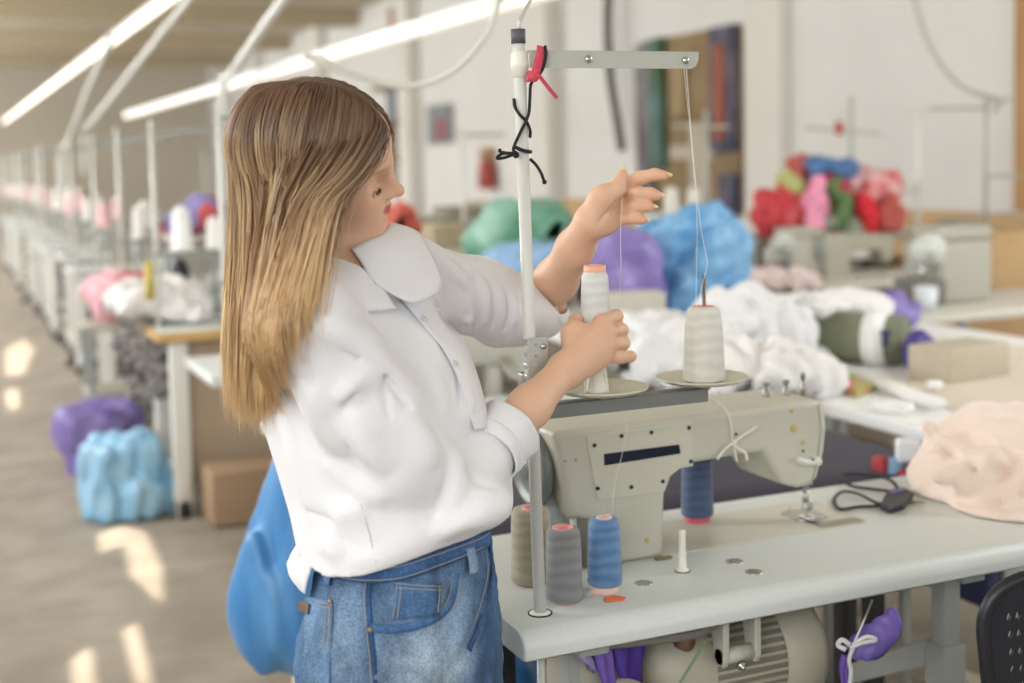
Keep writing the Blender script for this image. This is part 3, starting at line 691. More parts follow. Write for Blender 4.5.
for p,dn,r in NAILS:
    b=MB(); out_=nrm(CAM-p); s_=nrm(out_-dn*out_.dot(dn)); sd=np.cross(dn,s_)
    if p[2]<1.3: s_=nrm(-s_*.2+F*.8+RT*.3); s_=nrm(s_-dn*s_.dot(dn)); sd=np.cross(dn,s_)
    else: s_=nrm(V(0,0,1)*.9-s_*.35+F*.5); s_=nrm(s_-dn*s_.dot(dn)); sd=np.cross(dn,s_)
    b.ball(p+dn*r*.75+s_*r*.35,V(r*.95,r*.62,r*.28),12,rot=np.stack([dn,sd,s_],1)); b.build('fingernail',M_nail,body)
b=MB()
for s in(-1,1):
    for i in range(16):
        t=i/15; q=h2w(.0825-.004*t*t-.004*(t>.8)*t,s*(.020+.024*t),-.0058-.002*t); e=HB@V(.6,s*(.15+.5*t),-.55); b.tube([q,q+e*.004,q+e*.0075+HB@V(0,0,.0016)],[.00045,.0003,.0001],4)
b.build('eyelashes',mat('lash','2a1c17',.6),body)
# ================================================================== shirt
Sh=SDF()
Q=[sec(y,a,b_,w,d) for y,a,b_,w,d in [(292,296,402,.12,1.78),(312,280,428,.14,1.78),(335,268,450,.150,1.78),(360,260,466,.155,1.775),(400,258,486,.155,1.77),(435,268,486,.152,1.765),(470,280,488,.152,1.76),(500,290,496,.155,1.755),(525,298,494,.158,1.75),(552,304,484,.160,1.75),(572,308,470,.160,1.75)]]
Sh.loft([q[0] for q in Q],[q[1] for q in Q],[q[2] for q in Q],[q[3] for q in Q],FW,.03)
Sh.cone(SHR+V(0,0,.002),NB+V(0,0,-.012),.060,.064,.05); Sh.cone(SHL+V(0,0,.004),NB+V(0,0,-.012),.056,.062,.05)
# right sleeve: wide, loose
m1=SHR*.55+ELR*.45+V(0,0,-.008)
CFR=ELR*.56+WRR*.44; ax_r=nrm(WRR-ELR)
Sh.chain([SHR,m1,ELR+V(0,0,-.006)-ax_r*.004,CFR-ax_r*.022],[.064,.066,.056,.041],.016)
Sh.ell(P(484,504,1.66),(.036,.034,.026),None,.03)
Sh.ell(P(402,462,1.625),(.045,.040,.05),None,.03)
# left sleeve, bunched above the elbow
CFL=ELL*.93+WRL*.07; ml=SHL*.5+ELL*.5
Sh.chain([SHL,ml+V(0,0,-.006),ELL*.97+SHL*.03+V(0,0,-.012)],[.062,.056,.050],.03)
Sh.ell(P(515,318,2.05),(.06,.055,.044),None,.03)
# blouse over the waistband in front, tail behind
Sh.ell(P(484,497,1.77),(.036,.045,.042),None,.045)
# folds: ridges (u) and creases (s) drawn over the surface
base_sh=SDF(); base_sh.p=list(Sh.p)
FS=Folds(2.1)
for pts,w,amp in [   # broad ridges
    ([(298,320),(328,326),(366,352),(398,384),(430,414)],.020,.010),([(376,370),(352,388),(336,404)],.013,.007),
    ([(306,380),(318,420),(336,456)],.022,.008),([(275,398),(290,440),(306,490),(316,530)],.016,.006),
    ([(350,410),(366,446),(392,474)],.018,.007),([(402,412),(424,440),(436,470)],.015,.007),
    ([(455,448),(458,478),(444,512)],.014,.007),([(392,498),(372,494),(338,468),(322,452)],.014,.007),
    ([(396,520),(430,534),(480,516),(510,496)],.018,.006),([(330,520),(350,512),(372,510)],.015,.005),
    ([(404,318),(430,344),(446,378)],.013,.005),([(424,352),(440,390),(444,420)],.012,.005),([(464,372),(470,400),(466,424)],.010,.004),
    ([(436,258),(456,272),(470,290)],.013,.005),([(480,276),(488,300),(484,326)],.008,.0055),([(497,284),(502,308),(498,330)],.008,.0055),([(512,292),(515,312),(510,330)],.007,.005),([(462,296),(468,320),(464,342)],.009,.005),([(474,338),(494,344),(514,336)],.010,.004),
    ([(345,560),(385,556),(430,540)],.014,.004),([(310,540),(330,548),(345,556)],.012,.004),([(352,330),(372,336),(394,352)],.012,.004)]:
    FS.add(pts,w,amp,base_sh)
for pts,w,amp in [   # crisp creases
    ([(318,334),(352,354),(378,370),(402,398),(412,412)],.0065,.010),([(372,374),(354,392),(342,412)],.006,.006),([(380,376),(386,398),(390,424)],.004,.004),
    ([(326,452),(344,470),(367,489),(394,504)],.0075,.0055),
    ([(430,420),(443,452),(448,478),(440,505),(430,524)],.006,.008),([(428,526),(456,523),(486,511)],.006,.006),
    ([(461,456),(470,476),(500,490)],.005,.006),([(288,402),(298,430),(314,458)],.006,.006),([(300,500),(318,516),(340,524)],.005,.004),
    ([(404,424),(420,440),(430,460)],.005,.005),([(332,536),(360,548),(376,556)],.004,.003),
    ([(418,356),(428,384),(430,410)],.004,.003),([(456,366),(460,392),(456,420)],.004,.0035),
    ([(474,290),(477,312),(472,336)],.0045,.006),([(489,290),(494,312),(490,334)],.004,.006),([(505,296),(508,316),(505,332)],.004,.005),([(446,276),(462,290),(470,306)],.004,.004),([(452,330),(462,350),(466,362)],.004,.004),
    ([(300,345),(308,372),(312,396)],.005,.004),([(340,430),(352,452),(360,466)],.004,.004)]:
    FS.add(pts,w,amp,base_sh,'s')
Sh.disp(FS)
# soft overall wrinkling
def wr(p):
    x,y,z=p.T
    return .0008*np.sin(x*30+z*37+2*np.sin(y*25+z*16))+.0005*np.sin(z*60-y*45+1.7*np.sin(x*34))
Sh.disp(wr)
# the hem line: cut below a tilted surface (front high, sides and back lower, flap at the back)
def hem(p):
    u=(p-V(*P(400,560,1.75)))@FW; w=(p-V(*P(400,560,1.75)))@LF
    zb=np.interp(u,[-.16,-.125,-.100,-.085,-.03,.02,.09,.13],[.90,.905,.928,.950,.938,.944,.964,.972])
    return -(p[:,2]-zb)
Sh.fn(hem,V(*P(400,560,1.75)),.6,'i')
# V opening at the neck and the hollow of cuffs
v0=P(368,262,1.80); 
Sh.ell(NB+V(0,0,.050)+FW*.02,(.070,.066,.060),None,.012,'s')
Sh.cone(P(366,240,1.80),P(381,284,1.745),.036,.004,.008,'s')
Sh.cone(CFR-ax_r*.03,CFR+ax_r*.08,.0335,.037,.003,'s')
axl=nrm(WRL-ELL)
Sh.cone(ELL-axl*.01,ELL+axl*.08,.039,.043,.004,'s')
Sh.fn(lambda p:(p-(CFR-ax_r*.010))@ax_r*np.where(np.linalg.norm(p-CFR,axis=1)<.09,1,-1)-np.where(np.linalg.norm(p-CFR,axis=1)<.09,0,1)*0,CFR,.09,'i') if False else None
vs,fs=Sh.mesh(.0031)
# trim sleeve caps: drop faces beyond the cuff planes near each cuff
def trim(vs,fs,c,ax,rad):
    fc=vs[fs].mean(1); t=(fc-c)@ax; r_=np.linalg.norm(fc-c-np.outer(t,ax),axis=1); return fs[~((t>0)&(t<.09)&(r_<rad))]
fs=trim(vs,fs,CFR-ax_r*.012,ax_r,.065)
M_shirt=mat('white_cotton','eae9ec',.75,bump=.12,bscale=180,sheen=.15)
shirt=npmesh('shirt',vs,fs,M_shirt,person,smooth_it=1)
def on(sdf,pts,off,n=8):
    q=[sdf.hit(px,py) for px,py in pts]; q=smooth_path(q,n); return [p+sdf.grad(p)*off for p in q]
def ribbon_on(sdf,pa,pb,name,m_,par,off=.002,th=.0014,n=6,mid=None):
    """flat strip between two picture-space polylines laid on a surface"""
    A_=on(sdf,pa,off,n); B_=on(sdf,pb,off,n); b=MB(); k=len(A_); vs=[]
    for a,c in zip(A_,B_): vs+=[a,a*.5+c*.5+sdf.grad(a*.5+c*.5)*0.0008,c]
    fs=[]
    for i in range(k-1):
        for j in range(2): fs.append((i*3+j,i*3+j+1,(i+1)*3+j+1,(i+1)*3+j))
    b.add(vs,fs,True); return b.build(name,m_,par,solid=th)
# rolled cuffs
def cuff(c,ax,r0,r1,l,name,tiltv=None):
    b=MB(); x,y,_=frame_of(ax); 
    def fn(u,v):
        a=2*pi*v; prof_=[(-.5,0),(-.48,.0035),(.0,.0048),(.46,.0042),(.5,.002),(.5,-.001),(.42,-.0025),(-.5,-.003)]
        k=u*(len(prof_)-1); i=min(int(k),len(prof_)-2); t=k-i; s_=prof_[i][0]*(1-t)+prof_[i+1][0]*t; dr=prof_[i][1]*(1-t)+prof_[i+1][1]*t
        w=.0015*sin(3*a+s_*5)+.0012*sin(5*a+1); rr=r0+(r1-r0)*(s_+.5)+dr+w
        return c+ax*(s_*l+.0035*sin(a*2+1))+(x*cos(a)+y*sin(a))*rr
    b.grid(fn,22,49); o=b.build(name,M_shirt,shirt,weld=True); return o
cuff(CFR+ax_r*.000,ax_r,.0415,.0435,.046,'cuff')
cuff(CFR-ax_r*.026,ax_r,.046,.0440,.022,'cuff')
cuff(ELL+axl*.004+V(0,0,-.004),nrm(axl*.6+nrm(ELL-SHL)*.6),.044,.045,.028,'cuff')
# collar and placket
b=MB()
def sheet(rows,name,m_,par,th=.0016,n=6):
    """sheet through rows of world points"""
    rr=[smooth_path(r_,n) for r_ in rows]; nv=len(rr[0]); cols=[smooth_path([r_[i] for r_ in rr],4) for i in range(nv)]
    b=MB(); nu=len(cols[0]); vs=[cols[j][i] for i in range(nu) for j in range(nv)]
    fs=[(i*nv+j,(i+1)*nv+j,(i+1)*nv+j+1,i*nv+j+1) for i in range(nu-1) for j in range(nv-1)]
    b.add(vs,fs,True); return b.build(name,m_,par,solid=th)
# far collar leaf: stands up behind the neck then folds open along the placket
sheet([[P(351,248,1.700),P(364,242,1.715),P(380,235,1.755),P(391,222,1.82)],
       [P(361,262,1.695),P(381,257,1.715),P(404,243,1.77),P(418,232,1.84)],
       [P(369,275,1.690),P(396,279,1.715),P(424,270,1.775),P(432,256,1.83)],
       [P(379,287,1.688),P(411,302,1.70),P(437,293,1.75),P(442,281,1.79)]],'collar',M_shirt,shirt)
# near collar edge around the neck
sheet([[P(336,262,1.69),P(344,272,1.665),P(356,274,1.67),P(372,280,1.70)],
       [P(330,276,1.655),P(344,286,1.64),P(362,290,1.655),P(384,290,1.69)],
       [P(326,300,1.635),P(342,312,1.63),P(366,312,1.64),P(396,308,1.675)]],'collar',M_shirt,shirt)
ribbon_on(base_sh,[(384,284),(402,304),(422,328),(442,352),(458,384),(467,412),(472,430)],[(412,272),(432,296),(450,322),(466,352),(477,384),(484,412),(486,430)],'placket',M_shirt,shirt,off=.004)
for px,py in ((421,322),(452,366)):
    p=base_sh.hit(px,py,off=.006); g=base_sh.grad(p); b=MB(); b.lathe([(0,0),(.0045,0),(.005,.001),(.0045,.002),(.002,.0016),(0,.0016)],c=p,axis=g,seg=16); b.build('button',mat('pearl_button','cfd2d6',.2),shirt)
# side seam
b=MB(); b.tube(on(Sh,[(361,504),(367,525),(372,545),(376,562)],.0004),.0007,6); b.build('side_seam',mat('seam_white','c9c7c4',.8),shirt)
# shirt tail flap at the back
sheet([[P(303,535,1.78),P(298,545,1.71),P(306,548,1.655)],
       [P(294,552,1.78),P(290,560,1.71),P(312,562,1.635)],
       [P(287,563,1.77),P(291,577,1.71),P(307,582,1.645)],
       [P(289,567,1.76),P(298,587,1.71),P(305,594,1.665)]],'shirt_tail',M_shirt,shirt)
# ================================================================== jeans
J=SDF()
Wj=[(518,330,486,.130),(540,326,489,.140),(560,320,491,.146),(590,316,495,.155),(620,313,498,.160),(650,312,500,.163),(683,313,502,.163),(715,316,500,.160)]
Qj=[sec(y,a,b_,w,1.75) for y,a,b_,w in Wj]
J.loft([q[0] for q in Qj],[q[1] for q in Qj],[q[2] for q in Qj],[q[3] for q in Qj],FW,.03,pw=2.3)
hipc=P(405,690,1.75)
for s in(-1,1):
    h0=V(hipc[0],hipc[1],.80)+LF*s*.078; kn=h0*1.0+FW*(.05 if s<0 else .02); kn=V(kn[0],kn[1],.47)+LF*s*.005; an=V(kn[0],kn[1],.10)-FW*.03
    J.chain([h0,V(*(h0*.5+kn*.5)[:2],.62),kn,V(*(kn*.5+an*.5)[:2],.28),an],[.090,.082,.062,.056,.046],.03)
    J.cone(h0-FW*.012+V(0,0,.0),h0-FW*.01-V(0,0,.05),.090,.08,.04)
    # shoe
    sh=MB(); c=V(an[0],an[1],0)
    sd=SDF(); sd.chain([c+V(0,0,.045)-FW*.03,c+FW*.07+V(0,0,.035),c+FW*.15+V(0,0,.03)],[.036,.038,.030],.02); sd.cone(c+V(0,0,.05),c+V(0,0,.10),.036,.04,.02)
    sd.fn(lambda p: .0-p[:,2]+.002,c,.4,'i'); v_,f_2=sd.mesh(.006); so=npmesh('shoe',v_,f_2,mat('white_leather','dedcd8',.4),person)
    b=MB(); b.prism([(-.065,-.034),(-.03,-.040),(.08,-.044),(.15,-.036),(.182,0),(.15,.036),(.08,.042),(-.03,.038),(-.065,.03)],c,FW,LF,(0,0,1),0,.018,bev=.004); b.build('sole',mat('sole_white','cfcdc6',.6),so)
baseJ=SDF(); baseJ.p=list(J.p)
FJ=Folds(1.4)
for pts,w,amp in [([(372,632),(388,644),(408,650)],.008,.004),([(374,650),(400,662),(430,664)],.010,.005),([(376,668),(410,680)],.009,.004),([(470,600),(462,630),(450,655)],.010,.005),([(486,590),(482,620),(470,650)],.009,.005),([(455,650),(480,660),(500,664)],.009,.004),([(325,640),(345,660),(350,680)],.009,.004),([(395,570),(430,580),(460,575)],.008,.003)]: FJ.add(pts,w,amp,baseJ)
for pts,w,amp in [([(474,585),(476,620),(464,648),(455,672)],.005,.005),([(380,640),(410,656),(440,656)],.004,.004),([(492,585),(490,615),(484,640)],.004,.004),([(378,660),(404,672),(424,674)],.004,.003)]: FJ.add(pts,w,amp,baseJ,'s')
J.disp(FJ)
J.disp(lambda p:.0009*np.sin(p[:,0]*90+p[:,2]*120+2*np.sin(p[:,1]*80))+.0006*np.sin(p[:,2]*210-p[:,0]*130))
zt=P(400,532,1.75)[2]
vs,fs=J.mesh(.0042)
# denim material
Md=bpy.data.materials.new('denim'); Md.use_nodes=True; nt=Md.node_tree; N,L=nt.nodes,nt.links; bs=N['Principled BSDF']; bs.inputs['Roughness'].default_value=.85; bs.inputs['Specular IOR Level'].default_value=.2
a_=N.new('ShaderNodeVertexColor'); a_.layer_name='tint'; tc=N.new('ShaderNodeTexCoord')
n1=N.new('ShaderNodeTexNoise'); n1.inputs['Scale'].default_value=28; n1.inputs['Detail'].default_value=8; n1.inputs['Roughness'].default_value=.7
n2=N.new('ShaderNodeTexNoise'); n2.inputs['Scale'].default_value=420; n2.inputs['Detail'].default_value=2
mp=N.new('ShaderNodeMapping'); mp.inputs['Scale'].default_value=(1,1,.45); L.new(tc.outputs['Object'],mp.inputs[0]); L.new(mp.outputs[0],n1.inputs['Vector']); L.new(tc.outputs['Object'],n2.inputs['Vector'])
r1=N.new('ShaderNodeMapRange'); r1.inputs[1].default_value=.3; r1.inputs[2].default_value=.7; r1.inputs[3].default_value=.55; r1.inputs[4].default_value=1.5; L.new(n1.outputs['Fac'],r1.inputs[0])
r2=N.new('ShaderNodeMapRange'); r2.inputs[1].default_value=.35; r2.inputs[2].default_value=.65; r2.inputs[3].default_value=.75; r2.inputs[4].default_value=1.3; L.new(n2.outputs['Fac'],r2.inputs[0])
mm=N.new('ShaderNodeMath'); mm.operation='MULTIPLY'; L.new(r1.outputs[0],mm.inputs[0]); L.new(r2.outputs[0],mm.inputs[1])
mx=N.new('ShaderNodeVectorMath'); mx.operation='SCALE'; L.new(a_.outputs['Color'],mx.inputs[0]); L.new(mm.outputs[0],mx.inputs['Scale']); L.new(mx.outputs[0],bs.inputs['Base Color'])
bp=N.new('ShaderNodeBump'); bp.inputs['Strength'].default_value=.4; bp.inputs['Distance'].default_value=.001; L.new(n2.outputs['Fac'],bp.inputs['Height']); L.new(bp.outputs[0],bs.inputs['Normal'])
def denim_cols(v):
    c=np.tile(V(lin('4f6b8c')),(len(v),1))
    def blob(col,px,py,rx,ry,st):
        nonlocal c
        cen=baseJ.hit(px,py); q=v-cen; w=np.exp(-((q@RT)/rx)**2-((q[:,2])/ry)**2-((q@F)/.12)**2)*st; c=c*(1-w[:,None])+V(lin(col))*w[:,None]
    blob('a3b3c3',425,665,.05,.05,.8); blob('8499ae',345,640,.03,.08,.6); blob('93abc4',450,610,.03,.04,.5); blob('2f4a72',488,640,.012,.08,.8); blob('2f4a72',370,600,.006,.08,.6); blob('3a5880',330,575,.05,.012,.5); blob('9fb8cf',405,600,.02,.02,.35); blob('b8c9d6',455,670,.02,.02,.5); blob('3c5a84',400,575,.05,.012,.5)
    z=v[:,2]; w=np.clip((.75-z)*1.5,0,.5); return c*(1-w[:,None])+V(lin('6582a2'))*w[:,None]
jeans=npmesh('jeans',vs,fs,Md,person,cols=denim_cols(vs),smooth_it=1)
def dn(o,c):   # constant tint for denim strips
    me=o.data; at=me.color_attributes.new('tint','FLOAT_COLOR','POINT'); k=np.ones((len(me.vertices),4),np.float32); k[:,:3]=V(lin(c)); at.data.foreach_set('color',k.ravel()); return o
dn(ribbon_on(baseJ,[(322,558),(345,563),(372,566),(400,563),(430,553),(460,542),(478,535),(487,530)],[(319,573),(342,580),(370,583),(402,580),(434,569),(464,557),(481,549),(489,545)],'waistband',Md,jeans,off=.0035,th=.003),'3f5f8a')
M_st=mat('jeans_stitching','a9a090',.8)
def stitch(pts,name='stitching',off=.0022,r=.00055,m_=None): 
    b=MB(); b.tube(on(baseJ,pts,off,8),r,6); return b.build(name,m_ or M_st,jeans)
# front pocket opening, coin pocket, side seam, back pocket, fly
pk=[(371,624),(395,625),(420,620),(440,610),(451,594),(455,570)]
def dstrip(pts,w,name,c,off=.002,th=.002):
    A_=on(baseJ,pts,off,8); b=MB(); vs=[];fs=[]
    for i,p in enumerate(A_):
        t=nrm(A_[min(i+1,len(A_)-1)]-A_[max(i-1,0)]); s_=nrm(np.cross(t,baseJ.grad(p))); vs+=[p-s_*w,p+s_*w]
    for i in range(len(A_)-1): fs.append((2*i,2*i+1,2*i+3,2*i+2))
    b.add(vs,fs,True); return dn(b.build(name,Md,jeans,solid=th),c)
dstrip([(371,628),(395,629),(420,624),(440,614),(451,598),(455,572)],.0055,'pocket_edge','4a6d98')
stitch([(371,632),(395,633),(421,628),(443,617),(455,600),(459,574)]); stitch([(371,625),(395,626),(419,621),(438,611),(448,596),(452,572)])
# coin pocket patch
c4=[(396,581),(440,584),(438,616),(392,620)]
def patch(c4,name,c,off=.0025,n=7,th=.0016):
    b=MB()
    def fn(u,v):
        a=V(c4[0])*(1-u)+V(c4[1])*u; d=V(c4[3])*(1-u)+V(c4[2])*u; q=a*(1-v)+d*v; return baseJ.hit(q[0],q[1],off=off)
    b.grid(fn,n,n); return dn(b.build(name,Md,jeans,solid=th),c)
patch(c4,'coin_pocket','4f7099')
stitch([(396,583),(418,585),(440,586)],off=.004); stitch([(396,587),(418,589),(440,590)],off=.004); stitch([(397,583),(395,602),(393,618)],off=.004); stitch([(401,587),(399,604),(397,618)],off=.004)
stitch([(438,587),(437,602),(436,612)],off=.004)
dstrip([(371,574),(369,600),(371,630),(374,660),(376,690)],.0028,'side_seam','33507a',.001); stitch([(367,574),(365,600),(367,630),(370,660),(372,690)],off=.002)
patch([(308,597),(334,602),(330,690),(304,690)],'back_pocket','6886a6'); 
stitch([(308,600),(320,602),(334,605)],off=.0042); stitch([(308,604),(320,606),(333,609)],off=.0042); stitch([(332,604),(330,640),(327,690)],off=.0042); stitch([(328,606),(326,640),(323,690)],off=.0042)
b=MB(); 
q=[baseJ.hit(px,py,off=.0055) for px,py in ((303,601),(313,604),(312,615),(302,612))]; b.add([*q],[(0,1,2,3)],False); b.build('leather_label',mat('label_leather','5d4a3c',.6),jeans,solid=.0015)
for p in ((332,602),(371,630)):
    q=baseJ.hit(*p,off=.004); b=MB(); b.lathe([(0,0),(.0035,0),(.003,.0012),(0,.0014)],c=q,axis=baseJ.grad(q),seg=14); b.build('rivet',mat('rivet_brass','9a8468',.4,metal=.7),jeans)
dn(ribbon_on(baseJ,[(462,549),(465,562),(466,574)],[(469,547),(472,559),(473,571)],'belt_loop',Md,jeans,off=.007,th=.003),'7f97b0')
dn(ribbon_on(baseJ,[(330,563),(329,574),(328,584)],[(335,565),(334,576),(333,585)],'belt_loop',Md,jeans,off=.007,th=.003),'5d7da3')
dstrip([(489,545),(491,570),(486,600),(478,625),(468,650)],.004,'fly','3a5680'); stitch([(484,550),(486,572),(480,600),(472,624)],off=.003)
stitch([(322,561),(345,566),(372,569),(400,566),(430,556),(460,545),(478,538),(486,533)],off=.0055); stitch([(320,570),(342,577),(370,580),(402,577),(434,566),(464,554),(480,547)],off=.0055)
# ================================================================== hair
M_hair=tint_mat('hair',.42,spec=.45); M_hair.node_tree.nodes['Principled BSDF'].inputs['Anisotropic'].default_value=.5
HC=V(-.009,0,.036); HR=V(.098,.074,.085)
cap=SDF(); cap.ell(h2w(HC),HR+.0072,HB,.01); 
def front_cut(p):
    q=(p-HO)@HB; # hairline: forehead to ear
    lim=np.interp(q[:,2],[-.09,-.03,.02,.06,.085,.11,.13],[-.045,-.02,.020,.052,.066,.066,.06])
    return np.maximum(q[:,0]-lim,-.075-q[:,2])
cap.fn(front_cut,h2w(HC),.2,'i'); cv_,cf_=cap.mesh(.005)
hairdark=V(lin('5e4638')); 
hair=npmesh('hair',cv_,cf_,M_hair,person,cols=np.tile(hairdark,(len(cv_),1)))
def strands(n,side,ph0,ph1,tfn,seed,rad=.00095,clump=14,t0=.009,t1=.020):
    g=np.random.default_rng(seed); nc=n//clump; M=34
    phc=ph0+(ph1-ph0)*(np.arange(nc)+g.random(nc))/nc
    ph=np.repeat(phc,clump)+g.normal(0,.022,nc*clump); N_=len(ph); tt=np.repeat(g.uniform(t0,t1,nc),clump)+g.normal(0,.0010,N_)
    e=np.clip((ph-R(40))/R(85),0,1); rx=.0785-.13*e+g.normal(0,.005,N_)
    rz=np.sqrt(np.clip(1-((rx-HC[0])/(HR[0]+.008))**2,0.02,1))*(HR[2]+.008); ry=side*np.abs(g.normal(0,.004,N_))
    rd=np.stack([rx-HC[0],ry+side*.002,rz],1)/(HR+.008); rd/=np.linalg.norm(rd,axis=1)[:,None]
    zd=-.25+g.normal(0,.04,N_); dd=np.stack([np.cos(ph),side*np.sin(ph),zd],1); dd/=np.linalg.norm(dd,axis=1)[:,None]
    pts=np.zeros((N_,M,3)); K=15
    for k in range(K):
        u=(k/(K-1)); w=u**.9; dv=rd*(1-w)[...,None] if False else rd*(1-w)+dd*w; dv/=np.linalg.norm(dv,axis=1)[:,None]
        lift=.004+ (tt-.004)*min(1,u*3.5); r3=HR[None,:]+lift[:,None]
        pts[:,k]=HO+(HC+dv*r3)@HB.T
    tipz=tfn(ph)+np.repeat(g.normal(0,.012,nc),clump)+g.normal(0,.014,N_)
    L_=(pts[:,K-1,2]-tipz)/(M-K); dirn=pts[:,K-1]-pts[:,K-2]; dirn/=np.linalg.norm(dirn,axis=1)[:,None]
    ctr=np.repeat(np.arange(nc),clump); conv=pts[:,K-1].reshape(nc,clump,3).mean(1)[ctr]; sway=np.repeat(g.normal(0,.010,(nc,2)),clump,0); a_=g.normal(0,.004,(N_,2)); ph_=np.repeat(g.random(nc)*6,clump)
    for k in range(K,M):
        u=(k-K+1)/(M-K); w=max(0,1-u*5); d_=dirn*w+V(0,0,-1)*(1-w); q=pts[:,k-1]+d_*L_[:,None]
        q[:,:2]+=(sway+a_)*.09*np.sin(u*3.0)+ (a_*.05) + np.stack([np.sin(ph_+u*5),np.cos(ph_+u*4)],1)*.0005
        q=q-hf*(np.clip((R(115)-ph)/R(55),0,1.2)*.0011*max(0,1-u*1.1))[:,None]
        cq=q.reshape(nc,clump,3).mean(1)[ctr]; q=q*(1-.05*u)+cq*(.05*u); pts[:,k]=q
    for k in range(8,M):      # keep clear of the face and ear
        q=pts[:,k]; e_=HDp.ev(q); i_=np.where(e_<.002)[0]
        for _ in range(2):
            if len(i_)==0: break
            h=.002; p0=q[i_]; gr=np.stack([HDp.ev(p0+h*np.eye(3)[j])-HDp.ev(p0-h*np.eye(3)[j]) for j in range(3)],1); gr/=np.linalg.norm(gr,axis=1)[:,None]+1e-9
            q[i_]=p0+gr*(.0025-HDp.ev(p0))[:,None]; e_=HDp.ev(q[i_]); i_=i_[e_<.002]
        pts[:,k]=q
    # drape over the shoulder: slide out sideways, easing in above it
    if side<0:
        PD=-F*.97-RT*.24; off=np.zeros((N_,M))
        for k in range(K-2,M):
            q=pts[:,k].copy(); o_=np.zeros(N_)
            for it in range(26):
                e_=base_sh.ev(q+PD*o_[:,None]); m_=e_<.007
                if not m_.any(): break
                o_[m_]+=np.maximum(.007-e_[m_],.004)*.9
            off[:,k]=np.where(o_>.16,0,o_)
        seg=np.linalg.norm(np.diff(pts,axis=1),axis=2)
        for k in range(M-2,-1,-1): off[:,k]=np.maximum(off[:,k],off[:,k+1]-seg[:,k]*.75)
        for k in range(1,M): off[:,k]=np.maximum(off[:,k],off[:,k-1]-seg[:,k-1]*.9)
        w_=np.clip((np.arange(M)-2)/5,0,1); off=off*w_; off+= (off>.002)*np.repeat(g.uniform(0,.008,nc),clump)[:,None]
        pts=pts+PD*off[...,None]
    # tubes
    T=np.gradient(pts,axis=1); T/=np.linalg.norm(T,axis=2)[...,None]+1e-9
    out_=pts-(HO+HB@HC); X=np.cross(T,out_); X/=np.linalg.norm(X,axis=2)[...,None]+1e-9; Y=np.cross(X,T)
    u=np.linspace(0,1,M); rr=rad*np.clip(np.minimum(.25+u*6,(1-u)*3.2+.12),0,1.0)*(g.uniform(.6,1.3,N_)[:,None])
    vs=np.stack([pts+X*rr[...,None]*cos(a)*1.3+Y*rr[...,None]*sin(a)*.8 for a in (pi/2,pi/2+2*pi/3,pi/2+4*pi/3)],2)
    base=(np.arange(N_)*M*3)[:,None,None]; i=np.arange(M-1)[None,:,None]*3; j=np.arange(3)[None,None,:]; j2=(j+1)%3
    fs=np.stack([base+i+j,base+i+j2,base+i+3+j2,base+i+3+j],-1).reshape(-1,4)
    # colour: brown roots to honey-blonde lengths, streaked strand by strand
    st=np.clip(np.repeat(g.beta(1.1,1.2,nc),clump)*.75+g.random(N_)*.35,0,1); U=np.clip((u[None,:]-.10-.22*(1-st[:,None]))/.55,0,1)**.9
    c0=V(lin('62493a'))*(1-st[:,None]*.45)+V(lin('9a7657'))*st[:,None]*.45
    cA=V(lin('9c6a42')); cB=V(lin('efd3a6')); cl=cA*(1-st[:,None])+cB*st[:,None]; tipc=V(lin('e2bd88'))
    C=c0[:,None,:]*(1-U[...,None])+cl[:,None,:]*U[...,None]; W=np.clip((u[None,:]-.62)/.35,0,1)[...,None]*.55; C=C*(1-W)+tipc*W
    C=np.repeat(C[:,:,None,:],3,2)
    return vs.reshape(-1,3),fs,C.reshape(-1,3)
def zpx(y,d=1.72): return P(300,y,d)[2]
near_tip=lambda ph: np.interp(np.degrees(ph),[52,70,82,97,112,130,150,180],[zpx(318),zpx(338),zpx(352),zpx(364),zpx(388),zpx(403),zpx(410),zpx(406)])
far_tip=lambda ph: np.interp(np.degrees(ph),[45,90,180],[zpx(300),zpx(330),zpx(400)])
hs=[strands(2900,-1,R(45),R(182),near_tip,1),strands(900,-1,R(56),R(182),near_tip,2,t0=.003,t1=.010),strands(900,1,R(42),R(182),far_tip,3,t0=.009,t1=.0125),strands(96,-1,R(36),R(47),near_tip,5,rad=.0006,clump=4,t0=.004,t1=.010)]
o=0; VS=[];FS=[];CS=[]
for v_,f2_,c_ in hs: VS.append(v_); FS.append(f2_+o); CS.append(c_); o+=len(v_)
npmesh('hair_strands',np.concatenate(VS),np.concatenate(FS),M_hair,hair,cols=np.concatenate(CS))
# ================================================================== the hall
M_floor=mat('worn_floor','aa9f92',.6,c2='91877a',scale=3.5,bump=.05,bscale=30,detail=8)
b=MB(); b.box((3.0,14,-.05),(14,46,.1)); struct(b.build('floor',M_floor))
b=MB(); b.box((3.0,14,4.05),(14,46,.1)); struct(b.build('ceiling',M_ceil))
b=MB(); b.box((6.6,18.5,2),(.2,37,4)); struct(b.build('wall_right',M_wall))
b=MB(); b.box((3.0,34.1,2),(14,.2,4)); struct(b.build('wall_far',mat('far_wall_paint','c8bfae',.9,var=.05,scale=.7)))
b=MB(); b.box((6.45,9.23,2),(.12,.52,4),bev=.01); struct(b.build('trim_1',mat('column_paint','dfdad2',.8)))
for i,y in enumerate((13.5,18.2,23,28)): b=MB(); b.box((6.40,y,2),(.22,.5,4),bev=.01); struct(b.build('trim_%d'%(i+2),MATS['column_paint']))
for i,y in enumerate((12,16.5,21,25.5,30)): b=MB(); b.box((1.5,y,3.86),(10,.35,.28)); struct(b.build('trim_%d'%(i+6),mat('beam_paint','b3a589',.9)))
